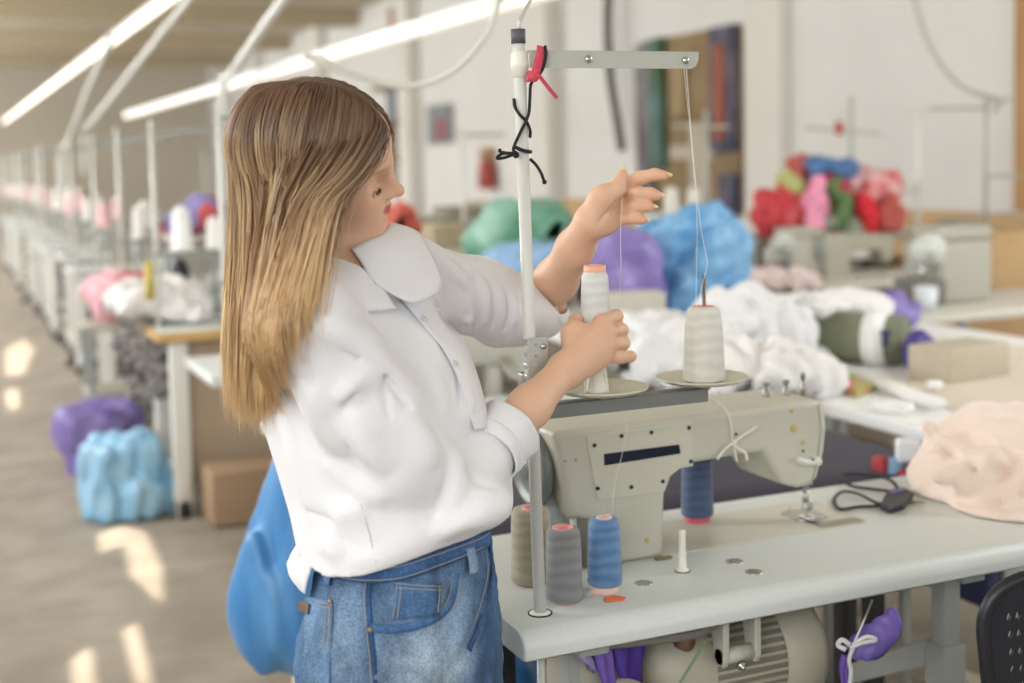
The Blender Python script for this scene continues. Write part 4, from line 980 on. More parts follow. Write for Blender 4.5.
# wall_left: outside the frame; holes cut in it to shape the sun patches on the aisle floor
SUN=nrm(V(1,-.16,-.72))      # direction of travel of the light
def wall_pt(p): t=(-3.0-p[0])/SUN[0]; q=V(p)+SUN*t; return q[1],q[2]
patches=[[(.52,5.35),(.62,5.45),(.70,5.3),(.68,4.75),(.62,4.40),(.57,4.75),(.60,5.15),(.50,5.1)],[(.47,4.18),(.52,4.25),(.49,3.72),(.45,3.72)],[(.44,11.3),(.62,12.0),(.66,11.2),(.50,9.9),(.38,9.9)],[(.34,9.2),(.43,9.3),(.40,8.5),(.33,8.4)],[(.30,4.0),(.36,4.1),(.33,3.6),(.27,3.6)]]
bm=bmesh.new()
def face_loop(pts): 
    vs_=[bm.verts.new((-3.0,y,z)) for y,z in pts]; return [bm.edges.new((vs_[i],vs_[(i+1)%len(vs_)])) for i in range(len(vs_))]
eds=face_loop([(-8,0),(37,0),(37,4),(-8,4)])
for pz in patches: eds+=face_loop([wall_pt((x,y,0)) for x,y in pz])
bmesh.ops.triangle_fill(bm,use_beauty=True,use_dissolve=False,edges=eds)
me=bpy.data.meshes.new('wall_left'); bm.to_mesh(me); bm.free(); me.materials.append(M_wall); o=bpy.data.objects.new('wall_left',me); COL.objects.link(o); struct(o)
s=bpy.data.lights.new('sun','SUN'); s.energy=11; s.angle=R(.4); s.color=(1,.90,.74); o=bpy.data.objects.new('sun',s); COL.objects.link(o); o.rotation_euler=Vector(-SUN).to_track_quat('Z','Y').to_euler()
w=bpy.data.worlds.new('daylight'); SC.world=w; w.use_nodes=True; bg=w.node_tree.nodes['Background']; bg.inputs[0].default_value=(.93,.97,1,1); bg.inputs[1].default_value=.6
def fill_light(loc,rot,sx,sy,e,c=(.95,.98,1)):  # unseen area lamps added to light the hall; no windows are built
    l=bpy.data.lights.new('fill_area','AREA'); l.shape='RECTANGLE'; l.size=sx; l.size_y=sy; l.energy=e; l.color=c
    o=bpy.data.objects.new('fill_area',l); COL.objects.link(o); o.location=loc; o.rotation_euler=rot; return o
for y,e in ((.6,74),(5.5,185),(11,260),(17,300),(23,300),(29,300)): fill_light((-2.9,y,2.4),(0,-R(78),0),1.9,3.6,e)  # added row of lamps along the inner face of the left wall
fill_light((2.2,-3.2,2.5),(R(70),0,0),7,2.4,42)  # added fill from behind the camera
fill_light((5.2,1.2,3.2),(R(35),0,-R(15)),2.5,1.6,105)  # added fill from the right, lifts the face
fill_light((-2.5,-1.7,2.3),Vector((-3.4,-3.4,1.15)).to_track_quat('Z','Y').to_euler(),2.4,1.8,78)  # added key lamp behind the camera on its left
SC.view_settings.view_transform='Standard'; SC.view_settings.look='None'; SC.view_settings.exposure=.32; SC.view_settings.gamma=1
SC.cycles.use_denoising=True; SC.cycles.max_bounces=7; SC.cycles.caustics_reflective=False; SC.cycles.caustics_refractive=False; SC.cycles.sample_clamp_indirect=6
# ---- strip lamps over the row
M_tube=mat('lamp_tube','fff6e6',.5,emit=1.9); M_tube2=mat('lamp_tube_soft','f4ecdf',.5,emit=.42)
def strip_lamp(name,label,x,z,y0,y1,w,m_,grp=None):
    t=thing(name,label,'strip lamp',(x,(y0+y1)/2,z),0,grp)
    b=MB(); b.box((x,(y0+y1)/2,z+.018),(w,y1-y0,.03),bev=.006); b.build('housing',M_white,t)
    b=MB(); b.box((x,(y0+y1)/2,z-.008),(w*.8,y1-y0-.05,.026),bev=.008); b.build('lamp_tube',m_,t)
    return t
strip_lamp('strip_lamp','long glowing strip lamp low over the row of machines, ending above the woman',1.45,1.885,2.9,11.1,.055,M_tube2)
strip_lamp('strip_lamp','brightest strip lamp, high up near the ceiling at the top left',1.45,2.57,7.6,32,.10,M_tube)
# ---- hanging cables
M_cable=mat('white_cable','d9d6ce',.5)
def cable(pts,r,label,m_=None,group=None,name='cable'):
    b=MB(); b.tube(smooth_path(pts,8),r,10); return tag(b.build(name,m_ or M_cable),label,'cable',group)
cable([P(538,-30,2.6),P(532,-4,2.5),P(525,10,2.2),P(520,20,1.96),P(519,28,1.933)],.0035,'thin white cable dropping into the cap of the white pole')
cable([P(508,-40,3.6),P(497,8,3.5),P(480,45,3.5),P(445,76,3.55),P(400,86,3.6),P(345,72,3.6),P(318,62,3.6),P(305,55,3.6)],.0085,'white cable looping in a wide sag under the strip lamp')
cable([P(310,60,3.6),P(318,56,3.6),P(330,62,3.62),P(342,68,3.62)],.005,'short white cable tail beside the strip lamp above the hair')
def drop(p0,p1,x,label):
    cable([PX(p0[0],p0[1],x),PX(p0[0]*.55+p1[0]*.45,p0[1]*.55+p1[1]*.45,x),PX(p1[0]+8,p1[1]-8,x),PX(p1[0],p1[1],x),PX(p1[0],p1[1]+45,x)],.02,label,M_white)
drop((292,-12),(223,82),1.30,'white conduit slanting down to the row behind the crown of her head')
drop((200,-14),(84,130),1.30,'long pale conduit slanting down at the top left')
drop((112,36),(60,150),1.2,'faint conduit slanting down beyond the long pale one')
cable([PX(609,-20,6.3),PX(608,30,6.3),PX(611,80,6.3),PX(617,118,6.3),PX(622,150,6.3)],.045,'thick dark cable hanging down the wall behind the guide arm',mat('dark_cable','5d5a50',.7))
cable([PX(912,-20,5.2),PX(920,20,5.2),PX(935,55,5.2),PX(960,85,5.2),PX(985,96,5.2),PX(1000,100,5.2),PX(994,112,5.2)],.014,'grey cable curving down from the ceiling to the machine stands at the right',mat('grey_cable','b4b1a4',.6))
# ---- wall things
def wall_panel(name,label,cat,pts,parts):
    """flat board on wall_right between picture corners; parts: list of (u0,v0,u1,v1,material,name)"""
    (xa,ya),(xb,yb)=pts; p=PX(xa,ya,6.46); q=PX(xb,yb,6.46); y0,y1=sorted((p[1],q[1])); z0,z1=sorted((p[2],q[2]))
    t=thing(name,label,cat,(6.46,(y0+y1)/2,z0)); b=MB(); b.box((6.475,(y0+y1)/2,(z0+z1)/2),(.04,y1-y0,z1-z0),bev=.004); b.build('backing_board',parts[0],t)
    for (u0,v0,u1,v1,m_,nm,th) in parts[1:]:
        ya_,yb_=y1-(y1-y0)*u0,y1-(y1-y0)*u1; za_,zb_=z1-(z1-z0)*v0,z1-(z1-z0)*v1
        b=MB(); b.box((6.455-th/2,(ya_+yb_)/2,(za_+zb_)/2),(th,abs(ya_-yb_),abs(za_-zb_)),bev=.01); b.build(nm,m_,t)
    return t
M_brown=mat('pegboard_brown','9a8160',.8,c2='85704f',scale=3)
def mix(n,a,b_,s=14,st=(1,1,1)): return mat(n,a,.8,c2=b_,scale=s,stretch=st,lo=.42,hi=.58)
wall_panel('yarn_board','brown board on the wall hung with multicoloured strands','board',[(640,42),(741,216)],[M_brown,
 (0,.02,.17,1,mix('strand_mauve','6a5f66','8b8a86',9,(1,1,.3)),'hanging_strands',.06),(.17,.0,.30,.75,mix('strand_green','47603f','5f7f7d',8,(1,1,.3)),'hanging_strands',.08),(.78,.0,1,.66,mix('strand_navy','3c4258','6e6470',8,(1,1,.3)),'hanging_strands',.07),(.84,.1,.93,.6,mat('strand_rust','9c5b45',.8),'hanging_strands',.10),(.35,.62,.8,.70,mat('pale_tape','b9ae9c',.8),'hanging_strands',.04),(.56,.5,.70,1,mat('pale_tape','b9ae9c',.8),'hanging_strands',.05),(.84,.78,1,1,MATS['strand_navy'],'hanging_strands',.06),(.36,.1,.52,.45,mat('tan_strand','a08a66',.8),'hanging_strands',.05)])
wall_panel('shelf_unit','tall brown shelf unit against the wall right beside her face','shelf unit',[(386,88),(412,196)],[mat('shelf_brown','93826d',.8,c2='7a7470',scale=4),(.0,.0,1,.04,M_brown,'shelf',.25),(.0,.32,1,.36,M_brown,'shelf',.25),(.0,.66,1,.70,M_brown,'shelf',.25),(.6,.04,.85,.32,mat('grey_blue_box','7f8894',.8),'storage_box',.2),(.1,.38,.5,.66,mat('tan_box','a8865f',.8),'storage_box',.2)])
wall_panel('framed_picture','small framed picture with a red patch on the pale wall behind the pole','picture',[(427,106),(452,143)],[mat('picture_grey','8b8d8e',.6),(.08,.08,.92,.92,mat('picture_mid','7d8487',.6),'picture_print',.015),(.4,.35,.85,.9,mat('picture_red','97535a',.6),'picture_print',.02)])
t=thing('fire_extinguisher','red fire extinguisher hanging on the pale wall left of the pole','fire extinguisher',PX(487,190,6.3)); c=PX(487,189,6.38)
b=MB(); b.lathe([(0,0),(.10,.0),(.115,.03),(.115,.24),(.07,.33),(.03,.36),(0,.36)],c=c,seg=20); b.build('cylinder_body',mat('extinguisher_red','a8473c',.4),t); b=MB(); b.cyl(c+V(0,0,.36),c+V(0,0,.42),.03); b.box(c+V(-.03,0,.44),(.14,.03,.03)); b.build('valve',M_dark,t)
b=MB(); b.box(PX(486,160,6.42)+V(0,0,0),(.08,.28,.34),bev=.01); tag(b.build('sign_board',mat('tan_sign','c29a78',.7)),'tan board on the wall above the red fire extinguisher','board')
wall_panel('wall_cabinet','brown wall cabinet seen dimly at the top of the far wall','cabinet',[(388,8),(412,24)],[mat('cab_brown','9c8468',.8),(.1,.1,.9,.9,mat('cab_red','a07a68',.8),'cabinet_door',.03)])
b=MB(); b.box((6.47,5.9,1.3),(.06,1.14,2.6),bev=.005); struct(b.build('door_1',mat('orange_wood','b98a52',.5,c2='a8763f',scale=3,stretch=(4,4,.5))))
b=MB(); b.box((6.48,16,.08),(.04,30,.16)); struct(b.build('baseboard_right',mat('base_grey','a9a296',.7)))
# ================================================================== the row of stations up the aisle
def quick_table(x0,x1,y0,y1,name,label,stretch=True,*,m_top=None,m_leg=None,group=None,z=.78,edge=None,lw=.045,cr=1.0,legs=((0,0),(1,0),(0,1),(1,1))):
    t=thing(name,label,'table',((x0+x1)/2,(y0+y1)/2,0),0,group)
    b=MB(); b.box(((x0+x1)/2,(y0+y1)/2,z-.018),(x1-x0,y1-y0,.036),bev=.008); b.build('tabletop',m_top or M_table,t)
    if edge:
        b=MB(); b.box(((x0+x1)/2,y0-.004,z-.018),(x1-x0,.012,.042),bev=.003); b.box((x0-.004,(y0+y1)/2,z-.018),(.012,y1-y0,.042),bev=.003); b.build('edge_band',edge,t)
    for i,j in legs:
        x=x0+.08+i*(x1-x0-.16); y=y0+.05+j*(y1-y0-.10); b=MB(); b.box((x,y,(z-.04)/2),(lw,lw,z-.04),bev=.004); l_=b.build('leg',m_leg or M_white,t)
        b=MB(); b.lathe([(0,0),(.028*cr,0),(.028*cr,.035*cr),(.02*cr,.05*cr),(0,.05*cr)],c=(x,y,0),seg=14); b.build('caster',M_rubber,l_)
    if not stretch: return t
    b=MB(); b.box((x0+.08,(y0+y1)/2,.13),(.04,y1-y0,.045)); b.box((x1-.08,(y0+y1)/2,.13),(.04,y1-y0,.045)); b.box(((x0+x1)/2,(y0+y1)/2,.16),(x1-x0-.2,.03,.05)); b.build('stretcher',m_leg or M_white,t)
    return t
def quick_machine(x0,y,label,group=None,m_=None,z=.78,rz=0,c='c4c2b6'):
    """industrial head: wheel at -x end, needle at +x end; origin at the bed's left end"""
    t=thing('sewing_machine',label,'sewing machine',(x0,y,z),0,group); m_=m_ or mat('machine_enamel_'+c,c,.4)
    b=MB(); b.prism([(0,0),(.16,0),(.165,.12),(.18,.145),(.36,.15),(.385,.10),(.40,.075),(.435,.075),(.455,.13),(.46,.21),(.45,.235),(.05,.25),(-.01,.24),(-.01,.12)],(x0,y-.06,z),(1,0,0),(0,0,1),(0,1,0),0,.12,bev=.015,smooth=True); b.build('machine_body',m_,t)
    b=MB(); b.lathe([(0,-.012),(.06,-.012),(.068,0),(.06,.012),(0,.012)],c=(x0-.025,y,z+.17),axis=(1,0,0),seg=20); b.build('hand_wheel',M_greymet,t)
    b=MB(); b.cyl((x0+.418,y,z+.08),(x0+.418,y,z+.035),.006,seg=8); b.cyl((x0+.418,y,z+.035),(x0+.418,y,z+.005),.002,seg=8); b.box((x0+.418,y-.01,z+.006),(.022,.05,.005)); b.build('needle_bar',M_chrome,t)
    b=MB(); b.box((x0+.24,y,z+.002),(.56,.17,.006),bev=.002); b.build('bed_plate',mat('bed_enamel','cdc8b6',.3),t)
    for k in (.30,.36): b=MB(); b.cyl((x0+k,y,z+.235),(x0+k,y,z+.262),.006,seg=10); b.build('tension_post',M_steel,t)
    return t
def quick_stand(x,y,label,group=None,z=.78,arm=.28):
    t=thing('thread_stand',label,'thread stand',(x,y,z),0,group)
    b=MB(); b.cyl((x,y,z),(x,y,z+.88),.010,seg=12); b.build('pole',M_white,t)
    b=MB(); b.box((x+arm*.46,y,z+.83),(arm,.014,.018)); b.build('guide_arm',M_greymet,t)
    b=MB(); b.box((x+.15,y,z+.31),(.32,.024,.02)); r_=b.build('spool_rail',M_greymet,t)
    for dx in (.11,.30): b=MB(); b.lathe([(0,0),(.06,.002),(.068,.008),(.066,.01),(0,.004)],c=(x+dx,y,z+.322),seg=20); b.build('spool_plate',M_whitep,r_)
    return t
def quick_spool(loc,label,c,group=None,r=.035,h=.15,core='f2eee6'):
    root=thing('thread_spool',label,'thread spool',loc,0,group); b=MB(); b.lathe([(r*.5,0),(r,.0),(r,.006),(r*.8,h-.004),(r*.5,h)],seg=20); w_=b.build('wound_thread',mat('far_thread_'+c,c,.6),root)
    b=MB(); b.lathe([(0,-.002),(r*.8,-.002),(r*.5,.002),(r*.5,h),(r*.45,h+.008),(0,h+.008)],seg=14); k_=b.build('spool_core',mat('core_'+core,core,.5),root)
    for x in (w_,k_): x.matrix_parent_inverse=Matrix.Identity(4)
    return root
# second station, just behind the woman
tb2=quick_table(.76,1.86,2.93,3.43,'sewing_table','pale sewing table directly behind the woman, next one up the aisle',legs=((1,0),(0,1),(1,1)))
sm2=quick_machine(1.03,3.24,'pale sewing machine seen between her sleeve and the white pole')
b=MB(); b.box((1.35,3.16,.60),(.95,.02,.30),bev=.004); tag(b.build('plywood_board',mat('beech_panel','b39c82',.6)),'brown wooden panel under the sewing table right behind the woman','panel')
# third and fourth
tb3=quick_table(.78,1.86,4.20,4.70,'sewing_table','white-edged sewing table left of her hair, before the yellow-edged one',False,legs=((1,0),(1,1)))
st3=quick_stand(.82,4.14,'white thread stand whose pole rises right behind her crown',arm=.1)
tb4=quick_table(.80,1.86,5.42,5.98,'sewing_table','white-legged sewing table with a yellow wooden front edge beside the aisle',edge=mat('yellow_wood','c8a46a',.5),lw=.07,cr=1.6)
sm4=quick_machine(1.16,5.75,'sewing machine on the table with the yellow wooden edge'); st4=quick_stand(.83,5.62,'white thread stand on the table with the yellow wooden edge')
b=MB(); b.box((1.30,5.49,.43),(.86,.018,.60),bev=.003); tag(b.build('cardboard_sheet',mat('cardboard_tan','b09d86',.8,var=.1,scale=3)),'tan cardboard sheet standing under the yellow-edged table','cardboard')
b=MB(); b.box((1.12,5.30,.12),(.34,.22,.22),bev=.004); tag(b.build('cardboard_box',mat('cardboard_brown','a58a6e',.8)),'low brown cardboard box on the floor before the tan sheet','box')
far_c=[('f3f1ee','white'),('f2b6bd','pink'),('f3f1ee','white'),('efe9e2','white'),('c9cbd6','grey')]
gt,gm,gs,gp='machine tables far up the aisle','sewing machines far up the aisle','thread stands far up the aisle','thread cones far up the aisle'
quick_spool((1.075,5.62,1.108),'white thread cone tucked against the edge of her hair','f6f4f0',r=.036,h=.13)
quick_spool((.94,5.62,1.108),'fat white thread cone beside the pole above the yellow-edged table','f4f1ee',r=.046,h=.175)
protoT=protoM=protoS=None; cones=[quick_spool((.93,6.82,1.108),'white or pink thread cone on one of the far stands up the aisle','e9e7e2',gp,r=.036,h=.15),quick_spool((.90,8.09,1.108),'white or pink thread cone on one of the far stands up the aisle','ecbcc2',gp,r=.038,h=.15)]
k=0
for i in range(12):
    y=6.69+1.27*i
    if i==0:
        protoT=quick_table(.82,1.9,y,y+.5,'sewing_table','pale machine table in the blurred row beyond the yellow-edged one',group=gt,lw=.05,cr=1.25); protoM=quick_machine(1.10,y+.3,'pale sewing machine in the blurred row beyond the yellow-edged table',gm,c='a5a398'); protoS=quick_stand(.83,y+.07,'white thread stand in the blurred row beyond the yellow-edged table',gs)
        b=MB(); b.lathe([(0,-.16),(.06,-.15),(.10,-.08),(.10,.10),(.06,.16),(0,.16)],c=(1.25,y+.25,.56),axis=(1,0,0),seg=20); b.box((1.25,y+.25,.68),(.2,.14,.10)); protoQ=tag(b.build('sewing_motor',mat('dark_motor','4c4b4a',.5)),'dark motor under a table in the blurred row beyond the yellow-edged table','motor','motors under the far tables')
    else:
        for pr in (protoT,protoM,protoS,protoQ): clone(pr,loc=pr.location+Vector((random.uniform(-.03,.05),1.27*i+random.uniform(-.05,.05),0)))
    if i>1: clone(cones[i%2],loc=(.93,y+.07,1.108))
    clone(cones[(i+1)%2] if i%3 else cones[0],loc=(1.13,y+.07,1.108))
# second far row to the right of the first (seen past her face) 
gt2,gm2='tables in the middle row beyond the second station','machines in the middle row beyond the second station'
for i in range(5):
    y=7.2+2.0*i; clone(protoT,loc=(3.3,y,0),label='pale table in the blurred middle of the hall behind her face',group=gt2); clone(protoM,loc=(3.0,y+.1,.78),label='pale machine in the blurred middle of the hall behind her face',group=gm2); clone(protoS,loc=(2.8,y-.15,.78),label='thread stand in the blurred middle of the hall behind her face',group='thread stands in the middle of the hall')
# ------------------------------------------------------------------ cloth heaps, bags
def heap(name,label,cat,m_,blobs,seed=1,amp=.012,fr=22,h=.009,group=None,floor=None,k=.03,zs=1.0,build=True):
    """crumpled soft body: blobs = [(centre, radii, rotz)]"""
    s_=SDF()
    for q in blobs:
        c,r=q[0],q[1]
        if len(q)>3: s_.box(c,r,rotz(q[2]),min(r)*.45,k)
        else: s_.ell(c,r,rotz(q[2]) if len(q)>2 else None,k)
    g=np.random.default_rng(seed); W=g.normal(0,1,(5,3)); W/=np.linalg.norm(W,axis=1)[:,None]; ph=g.random(5)*6
    if k>=.05 or (amp>=.012 and floor is None): amp*=1.5
    def f(p):
        d=0; p=p*V(1,1,zs)
        for i in range(5):
            u=(p@W[i])*fr*(1+.5*i); u=u+1.3*np.sin((p@W[(i+1)%5])*fr*.8+ph[i]); d=d+amp/(1+.8*i)*(1-2*np.abs(np.sin(u+ph[i])))
        return d
    s_.disp(f)
    if floor is not None: s_.fn(lambda p:floor-p[:,2],blobs[0][0],2,'i')
    v_,f2=s_.mesh(h); o=npmesh(name,v_,f2,m_,smooth_it=1)
    return tag(o,label,cat,group) if build else o
M_bluebag=mat('blue_film','5f9ccb',.35,c2='86b6da',scale=7,bump=.25,bscale=16,stretch=(1,1,.4))
M_bluebag2=mat('sky_film','7fb6da',.35,c2='a5cce4',scale=9,bump=.3,bscale=14)
M_purple=mat('purple_film','7263a6',.4,c2='9a8ac6',scale=8,bump=.3,bscale=14)
# big blue bag behind the woman, hanging from the second table
cb=P(296,580,2.80)
heap('bag','large blue plastic bag hanging from the table behind the woman’s hip','bag',mat('deep_blue_film','4385c2',.38,c2='6aa4d6',scale=8,stretch=(1,1,.25),bump=.3,bscale=12),[(P(296,590,2.85),(.125,.11,.17)),(P(290,610,2.85),(.11,.10,.12)),(P(300,520,2.85),(.085,.08,.15)),(P(300,450,2.85),(.035,.04,.10))],3,.006,19,.008,k=.07,zs=.25)
heap('bag','small blue plastic bag under the table edge next to her thigh','bag',mat('royal_blue_film','3a78bd',.4,bump=.3,bscale=12),[(P(508,690,2.35),(.07,.07,.085))],5,.005,20,.007)
q=PZ(100,458,0)
heap('bag','purple plastic bag on the aisle floor behind the light blue one','bag',M_purple,[(PZ(100,472,0)+V(.01,0,.13),(.13,.11,.15),.2,1),(PZ(100,472,0)+V(-.01,0,.23),(.165,.12,.085),.1,1)],7,.010,15,.010,floor=.004,k=.10,zs=.6)
q=PZ(124,520,0)
heap('bag','light blue plastic bag on the aisle floor beside the table legs','bag',M_bluebag2,[(q+V(.015,.08,.16),(.145,.10,.165),.3,1),(q+V(.07,.05,.07),(.14,.09,.075),.5,1)],8,.012,17,.009,floor=.004,k=.05,zs=.5)
# clothes lying on and hanging from stations at the left
heap('garment','pink garment heap on the table beyond the yellow-edged one','garment',mat('pink_cloth','eeb9c2',.9),[(P(110,290,6.5)+V(0,0,0),(.12,.16,.07)),(P(106,302,6.45),(.05,.10,.09))],11,.012,18,.014)
heap('garment','red garment on top of the heap left of her hair','garment',mat('red_cloth','d8505a',.9),[(P(127,280,6.6),(.13,.12,.035))],12,.010,22,.012)
heap('garment','white garment draped over the yellow-edged table','garment',mat('white_cloth','e9e4e2',.9),[(P(140,298,5.62),(.13,.14,.07)),(P(166,296,5.7),(.18,.16,.07)),(P(178,312,5.6),(.12,.08,.03))],13,.012,16,.013)
b=MB(); b.prism([(0,0),(.30,0),(.32,-.36),(.02,-.34)],P(120,322,5.55),(1,0,0),(0,0,1),(0,1,0),0,.02,bev=.004)
tag(b.build('patterned_cloth',mat('houndstooth_grey','5e5a5c',.9,c2='b7b1ad',scale=38,lo=.45,hi=.55)),'grey and white patterned cloth hanging below the yellow wooden edge','cloth')
b=MB(); b.cyl(P(150,300,5.5),P(149,262,5.5),.018,seg=12); tag(b.build('yellow_bottle',mat('mustard','c9b64e',.5)),'slim yellow bottle standing on the yellow-edged table','bottle')
b=MB(); b.ball(P(180,272,5.7),V(.04,.04,.06),14); tag(b.build('cloth_hat',M_dark),'small dark cloth hat lying on the white cloth left of her hair','hat')
heap('garment','purple and red garments piled behind the cones left of her hair','garment',mat('purple_red_cloth','8b84b5',.9,c2='cf5a58',scale=6,lo=.48,hi=.52),[(P(207,212,6.35),(.10,.12,.06)),(P(192,222,6.35),(.11,.12,.045))],17,.015,14,.02)
for (px,py,d,rx,rz_,c,lab) in [(166,226,8.05,.12,.10,'a7a4ac','grey cloth bundle on a machine left of her hair'),(176,234,8,.10,.08,'c86a62','red bundle behind the white cones left of her hair'),(75,206,11.75,.14,.14,'cfc6bd','pale bundle high up far along the row')]:
    heap('cloth_bundle',lab,'bundle',mat('cl_'+c,c,.9),[(P(px,py,d),(rx,rx,rz_))],int(px),.02,8,.03)
# chairs' dark casters / stools along the aisle
gst='stools far up the aisle'
def stool(x,y,label,group=None):
    t=thing('stool',label,'stool',(x,y,0),0,group)
    b=MB(); b.lathe([(0,.46),(.17,.46),(.18,.48),(.17,.51),(0,.52)],c=(x,y,0),seg=24); b.build('seat',M_dark,t)
    b=MB(); b.cyl((x,y,.46),(x,y,.09),.025,seg=12); b.build('column',M_dark,t)
    for k_ in range(5):
        a=2*pi*k_/5; e=V(x+.24*cos(a),y+.24*sin(a),.06); b=MB(); b.tube([(x,y,.10),e],[.022,.014],8); l_=b.build('leg',M_dark,t); b=MB(); b.lathe([(0,-.012),(.03,-.012),(.03,.012),(0,.012)],c=e+V(0,0,-.03),axis=(cos(a+1.57),sin(a+1.57),0),seg=14); b.build('caster',M_rubber,l_)
    return t
s0=stool(1.25,6.35,'black stool just beyond the yellow-edged table')
for i in range(7): clone(s0,loc=(1.05+random.uniform(-.04,.08),7.5+1.27*i,0),rz=i*.9,label='dark stool in the blurred row beyond the yellow-edged table',group=gst)
# ================================================================== right side: cutting table and what lies on it
M_craft=mat('craft_paper','dcd2c2',.8,var=.06,scale=3)
ct=thing('cutting_table','large white cutting table covered with beige paper at the right','table',(2.95,3.4,0))
b=MB(); b.box((2.885,3.45,.762),(1.39,2.5,.036),bev=.006); b.build('tabletop',mat('white_laminate','f0f0ee',.4),ct)
for x in (2.27,3.5):
    for y in (2.3,4.6): b=MB(); b.box((x,y,.37),(.05,.05,.74),bev=.004); b.build('leg',M_greymet,ct)
b=MB(); b.box((2.885,2.32,.14),(1.2,.05,.05)); b.box((2.27,3.45,.14),(.05,2.4,.05)); b.build('stretcher',mat('pale_wood','c9bda8',.6),ct)
b=MB(); b.prism([PZ(x,y,.781)[:2] for x,y in [(905,392),(1000,432),(1100,440),(1060,350),(940,338),(915,348)]],(0,0,.7805),(1,0,0),(0,1,0),(0,0,1),0,.0015); tag(b.build('paper_sheet',M_craft),'wide beige paper sheet spread over the white cutting table','paper')
b=MB(); c=PZ(958,380,.781); b.box(c+V(.05,.05,.05),(.27,.16,.10),rot=rotz(R(8)),bev=.006); tag(b.build('fabric_block',mat('beige_block','bdb29e',.85,var=.08,scale=12)),'beige block of folded fabric on the paper of the cutting table','fabric')
b=MB(); c=PZ(880,352,.781)+V(.02,.05,.11); b.box(c,(.10,.16,.015),rot=rotz(R(15)),bev=.004); 
b=MB(); c=PZ(935,350,.85); b.box(c,(.17,.07,.025),rot=rotz(R(15)),bev=.006); tag(b.build('paper_note',mat('white_paper','efeeec',.8)),'white folded paper on top of the beige fabric block','paper')
# rolled / folded white paper strips
def roll(p,q,r,name,label,cat,m_,flat=.6):
    b=MB(); b.tube([p,V(p)*.5+V(q)*.5,q],r,18,flat=flat,up=V(0,0,1)); 
    return tag(b.build(name,m_),label,cat)
Mp=MATS['white_paper']
roll(PZ(838,368,.80),PZ(938,404,.80),.026,'paper_roll','long white paper roll slanting across the front of the cutting table','paper roll',Mp)
roll(PZ(876,404,.797),PZ(908,409,.797),.032,'paper_roll','short white paper roll at the edge of the cutting table','paper roll',Mp)
roll(PZ(928,385,.797),PZ(940,386,.797),.026,'paper_roll','small white paper roll end beside the beige fabric block','paper roll',Mp)
b=MB(); b.prism([PZ(x,y,.80)[:2] for x,y in [(826,380),(862,372),(888,378),(856,392)]],(0,0,.7825),(1,0,0),(0,1,0),(0,0,1),0,.02,bev=.003)
tag(b.build('magazine',mat('magazine_cover','d9705c',.5,c2='a7b56a',scale=11,lo=.4,hi=.5)),'magazine with a red and green cover lying among the white paper rolls','magazine')
# olive fabric roll with a white label band
p,q=P(818,352,4.25),P(905,340,4.1); p[2]=q[2]=.862
t=thing('fabric_roll','olive green fabric roll with a white label band on the cutting table','fabric roll',(*((p+q)/2)[:2],.79))
b=MB(); b.tube([p,p*.5+q*.5,q],[.075,.085,.08],22,flat=1,up=V(0,0,1)); b.build('rolled_fabric',mat('olive_cloth','7c8069',.85,var=.15,scale=10),t)
b=MB(); e=nrm(q-p); b.tube([q-e*.12,q-e*.05],[.088,.088],22,up=V(0,0,1)); b.build('label_band',Mp,t)
b=MB(); c=q-e*.085-F*.088; b.box(c+V(0,0,.015),(.03,.02,.05),rot=rotz(0)); b.build('printed_mark',mat('navy_print','2c3457',.6),t)
M_print=mat('white_printed_cotton','e8e6e4',.9,c2='8f93a3',scale=26,lo=.62,hi=.72)
M_wcot=mat('white_cotton_heap','e6e5e6',.9)
def wheap(px,py,d,r,seed,m_=M_wcot,lab='',rot=0,z=None,amp=.020,fr=24):
    c=P(px,py,d); 
    if z is not None: c[2]=z
    return heap('garment',lab,'garment',m_,[(c,r,rot),(c+V(r[0]*.5,-.02,-r[2]*.35),(r[0]*.7,r[1]*.8,r[2]*.7),rot)],seed,amp,fr,.010,floor=.781 if c[2]<1.2 else None,zs=.55)
wt=quick_table(1.96,3.2,4.78,5.4,'table','pale table behind the heap of white garments',z=.77)
wheap(745,322,4.2,(.20,.17,.13),21,lab='tall heap of white garments right behind the big thread cone',z=.88,amp=.022)
wheap(690,352,3.9,(.20,.16,.10),22,lab='white garments spilling out left of the big thread cone',z=.84)
wheap(648,352,4.3,(.24,.2,.09),23,lab='white garments lying just past her raised spool',z=.83)
wheap(785,358,3.65,(.13,.12,.07),24,m_=M_print,lab='printed white garments spilling beside the machine head',z=.83,amp=.018)
wheap(760,355,3.7,(.16,.12,.09),25,m_=M_print,lab='printed white garment bunch between the big cone and the machine knobs',z=.83,amp=.02)
wheap(838,328,4.3,(.14,.10,.035),26,m_=M_print,lab='printed white garment lying on the olive fabric roll',z=.955,amp=.012)
wheap(806,310,4.85,(.20,.14,.07),27,lab='folded white garments on the far side of the olive roll',z=.855,amp=.014)
heap('bag','purple plastic bag beside the folded white garments','bag',mat('violet_film','71619f',.5,c2='8f82bf',scale=10,bump=.2,bscale=20),[(P(876,313,4.9),(.17,.12,.085))],31,.010,18,.010)
heap('bag','dark purple bag scrap at the end of the olive roll','bag',mat('dark_violet','4b3f86',.5),[(P(920,352,4.0),(.05,.05,.06))],32,.008,24,.008,floor=.784)
heap('garment','red and navy garment scraps past her spool hand','garment',mat('rose_cloth','cf6578',.9),[(P(660,327,4.7),(.09,.07,.035)),(P(640,328,4.7),(.05,.07,.025))],33,.008,24,.009)
b=MB(); b.box(P(632,320,4.6)+V(0,0,0),(.22,.12,.20),rot=rotz(-.2),bev=.008); tag(b.build('carton',mat('pale_carton','c9c4b8',.8)),'pale grey carton standing behind the spool in her hand','carton')
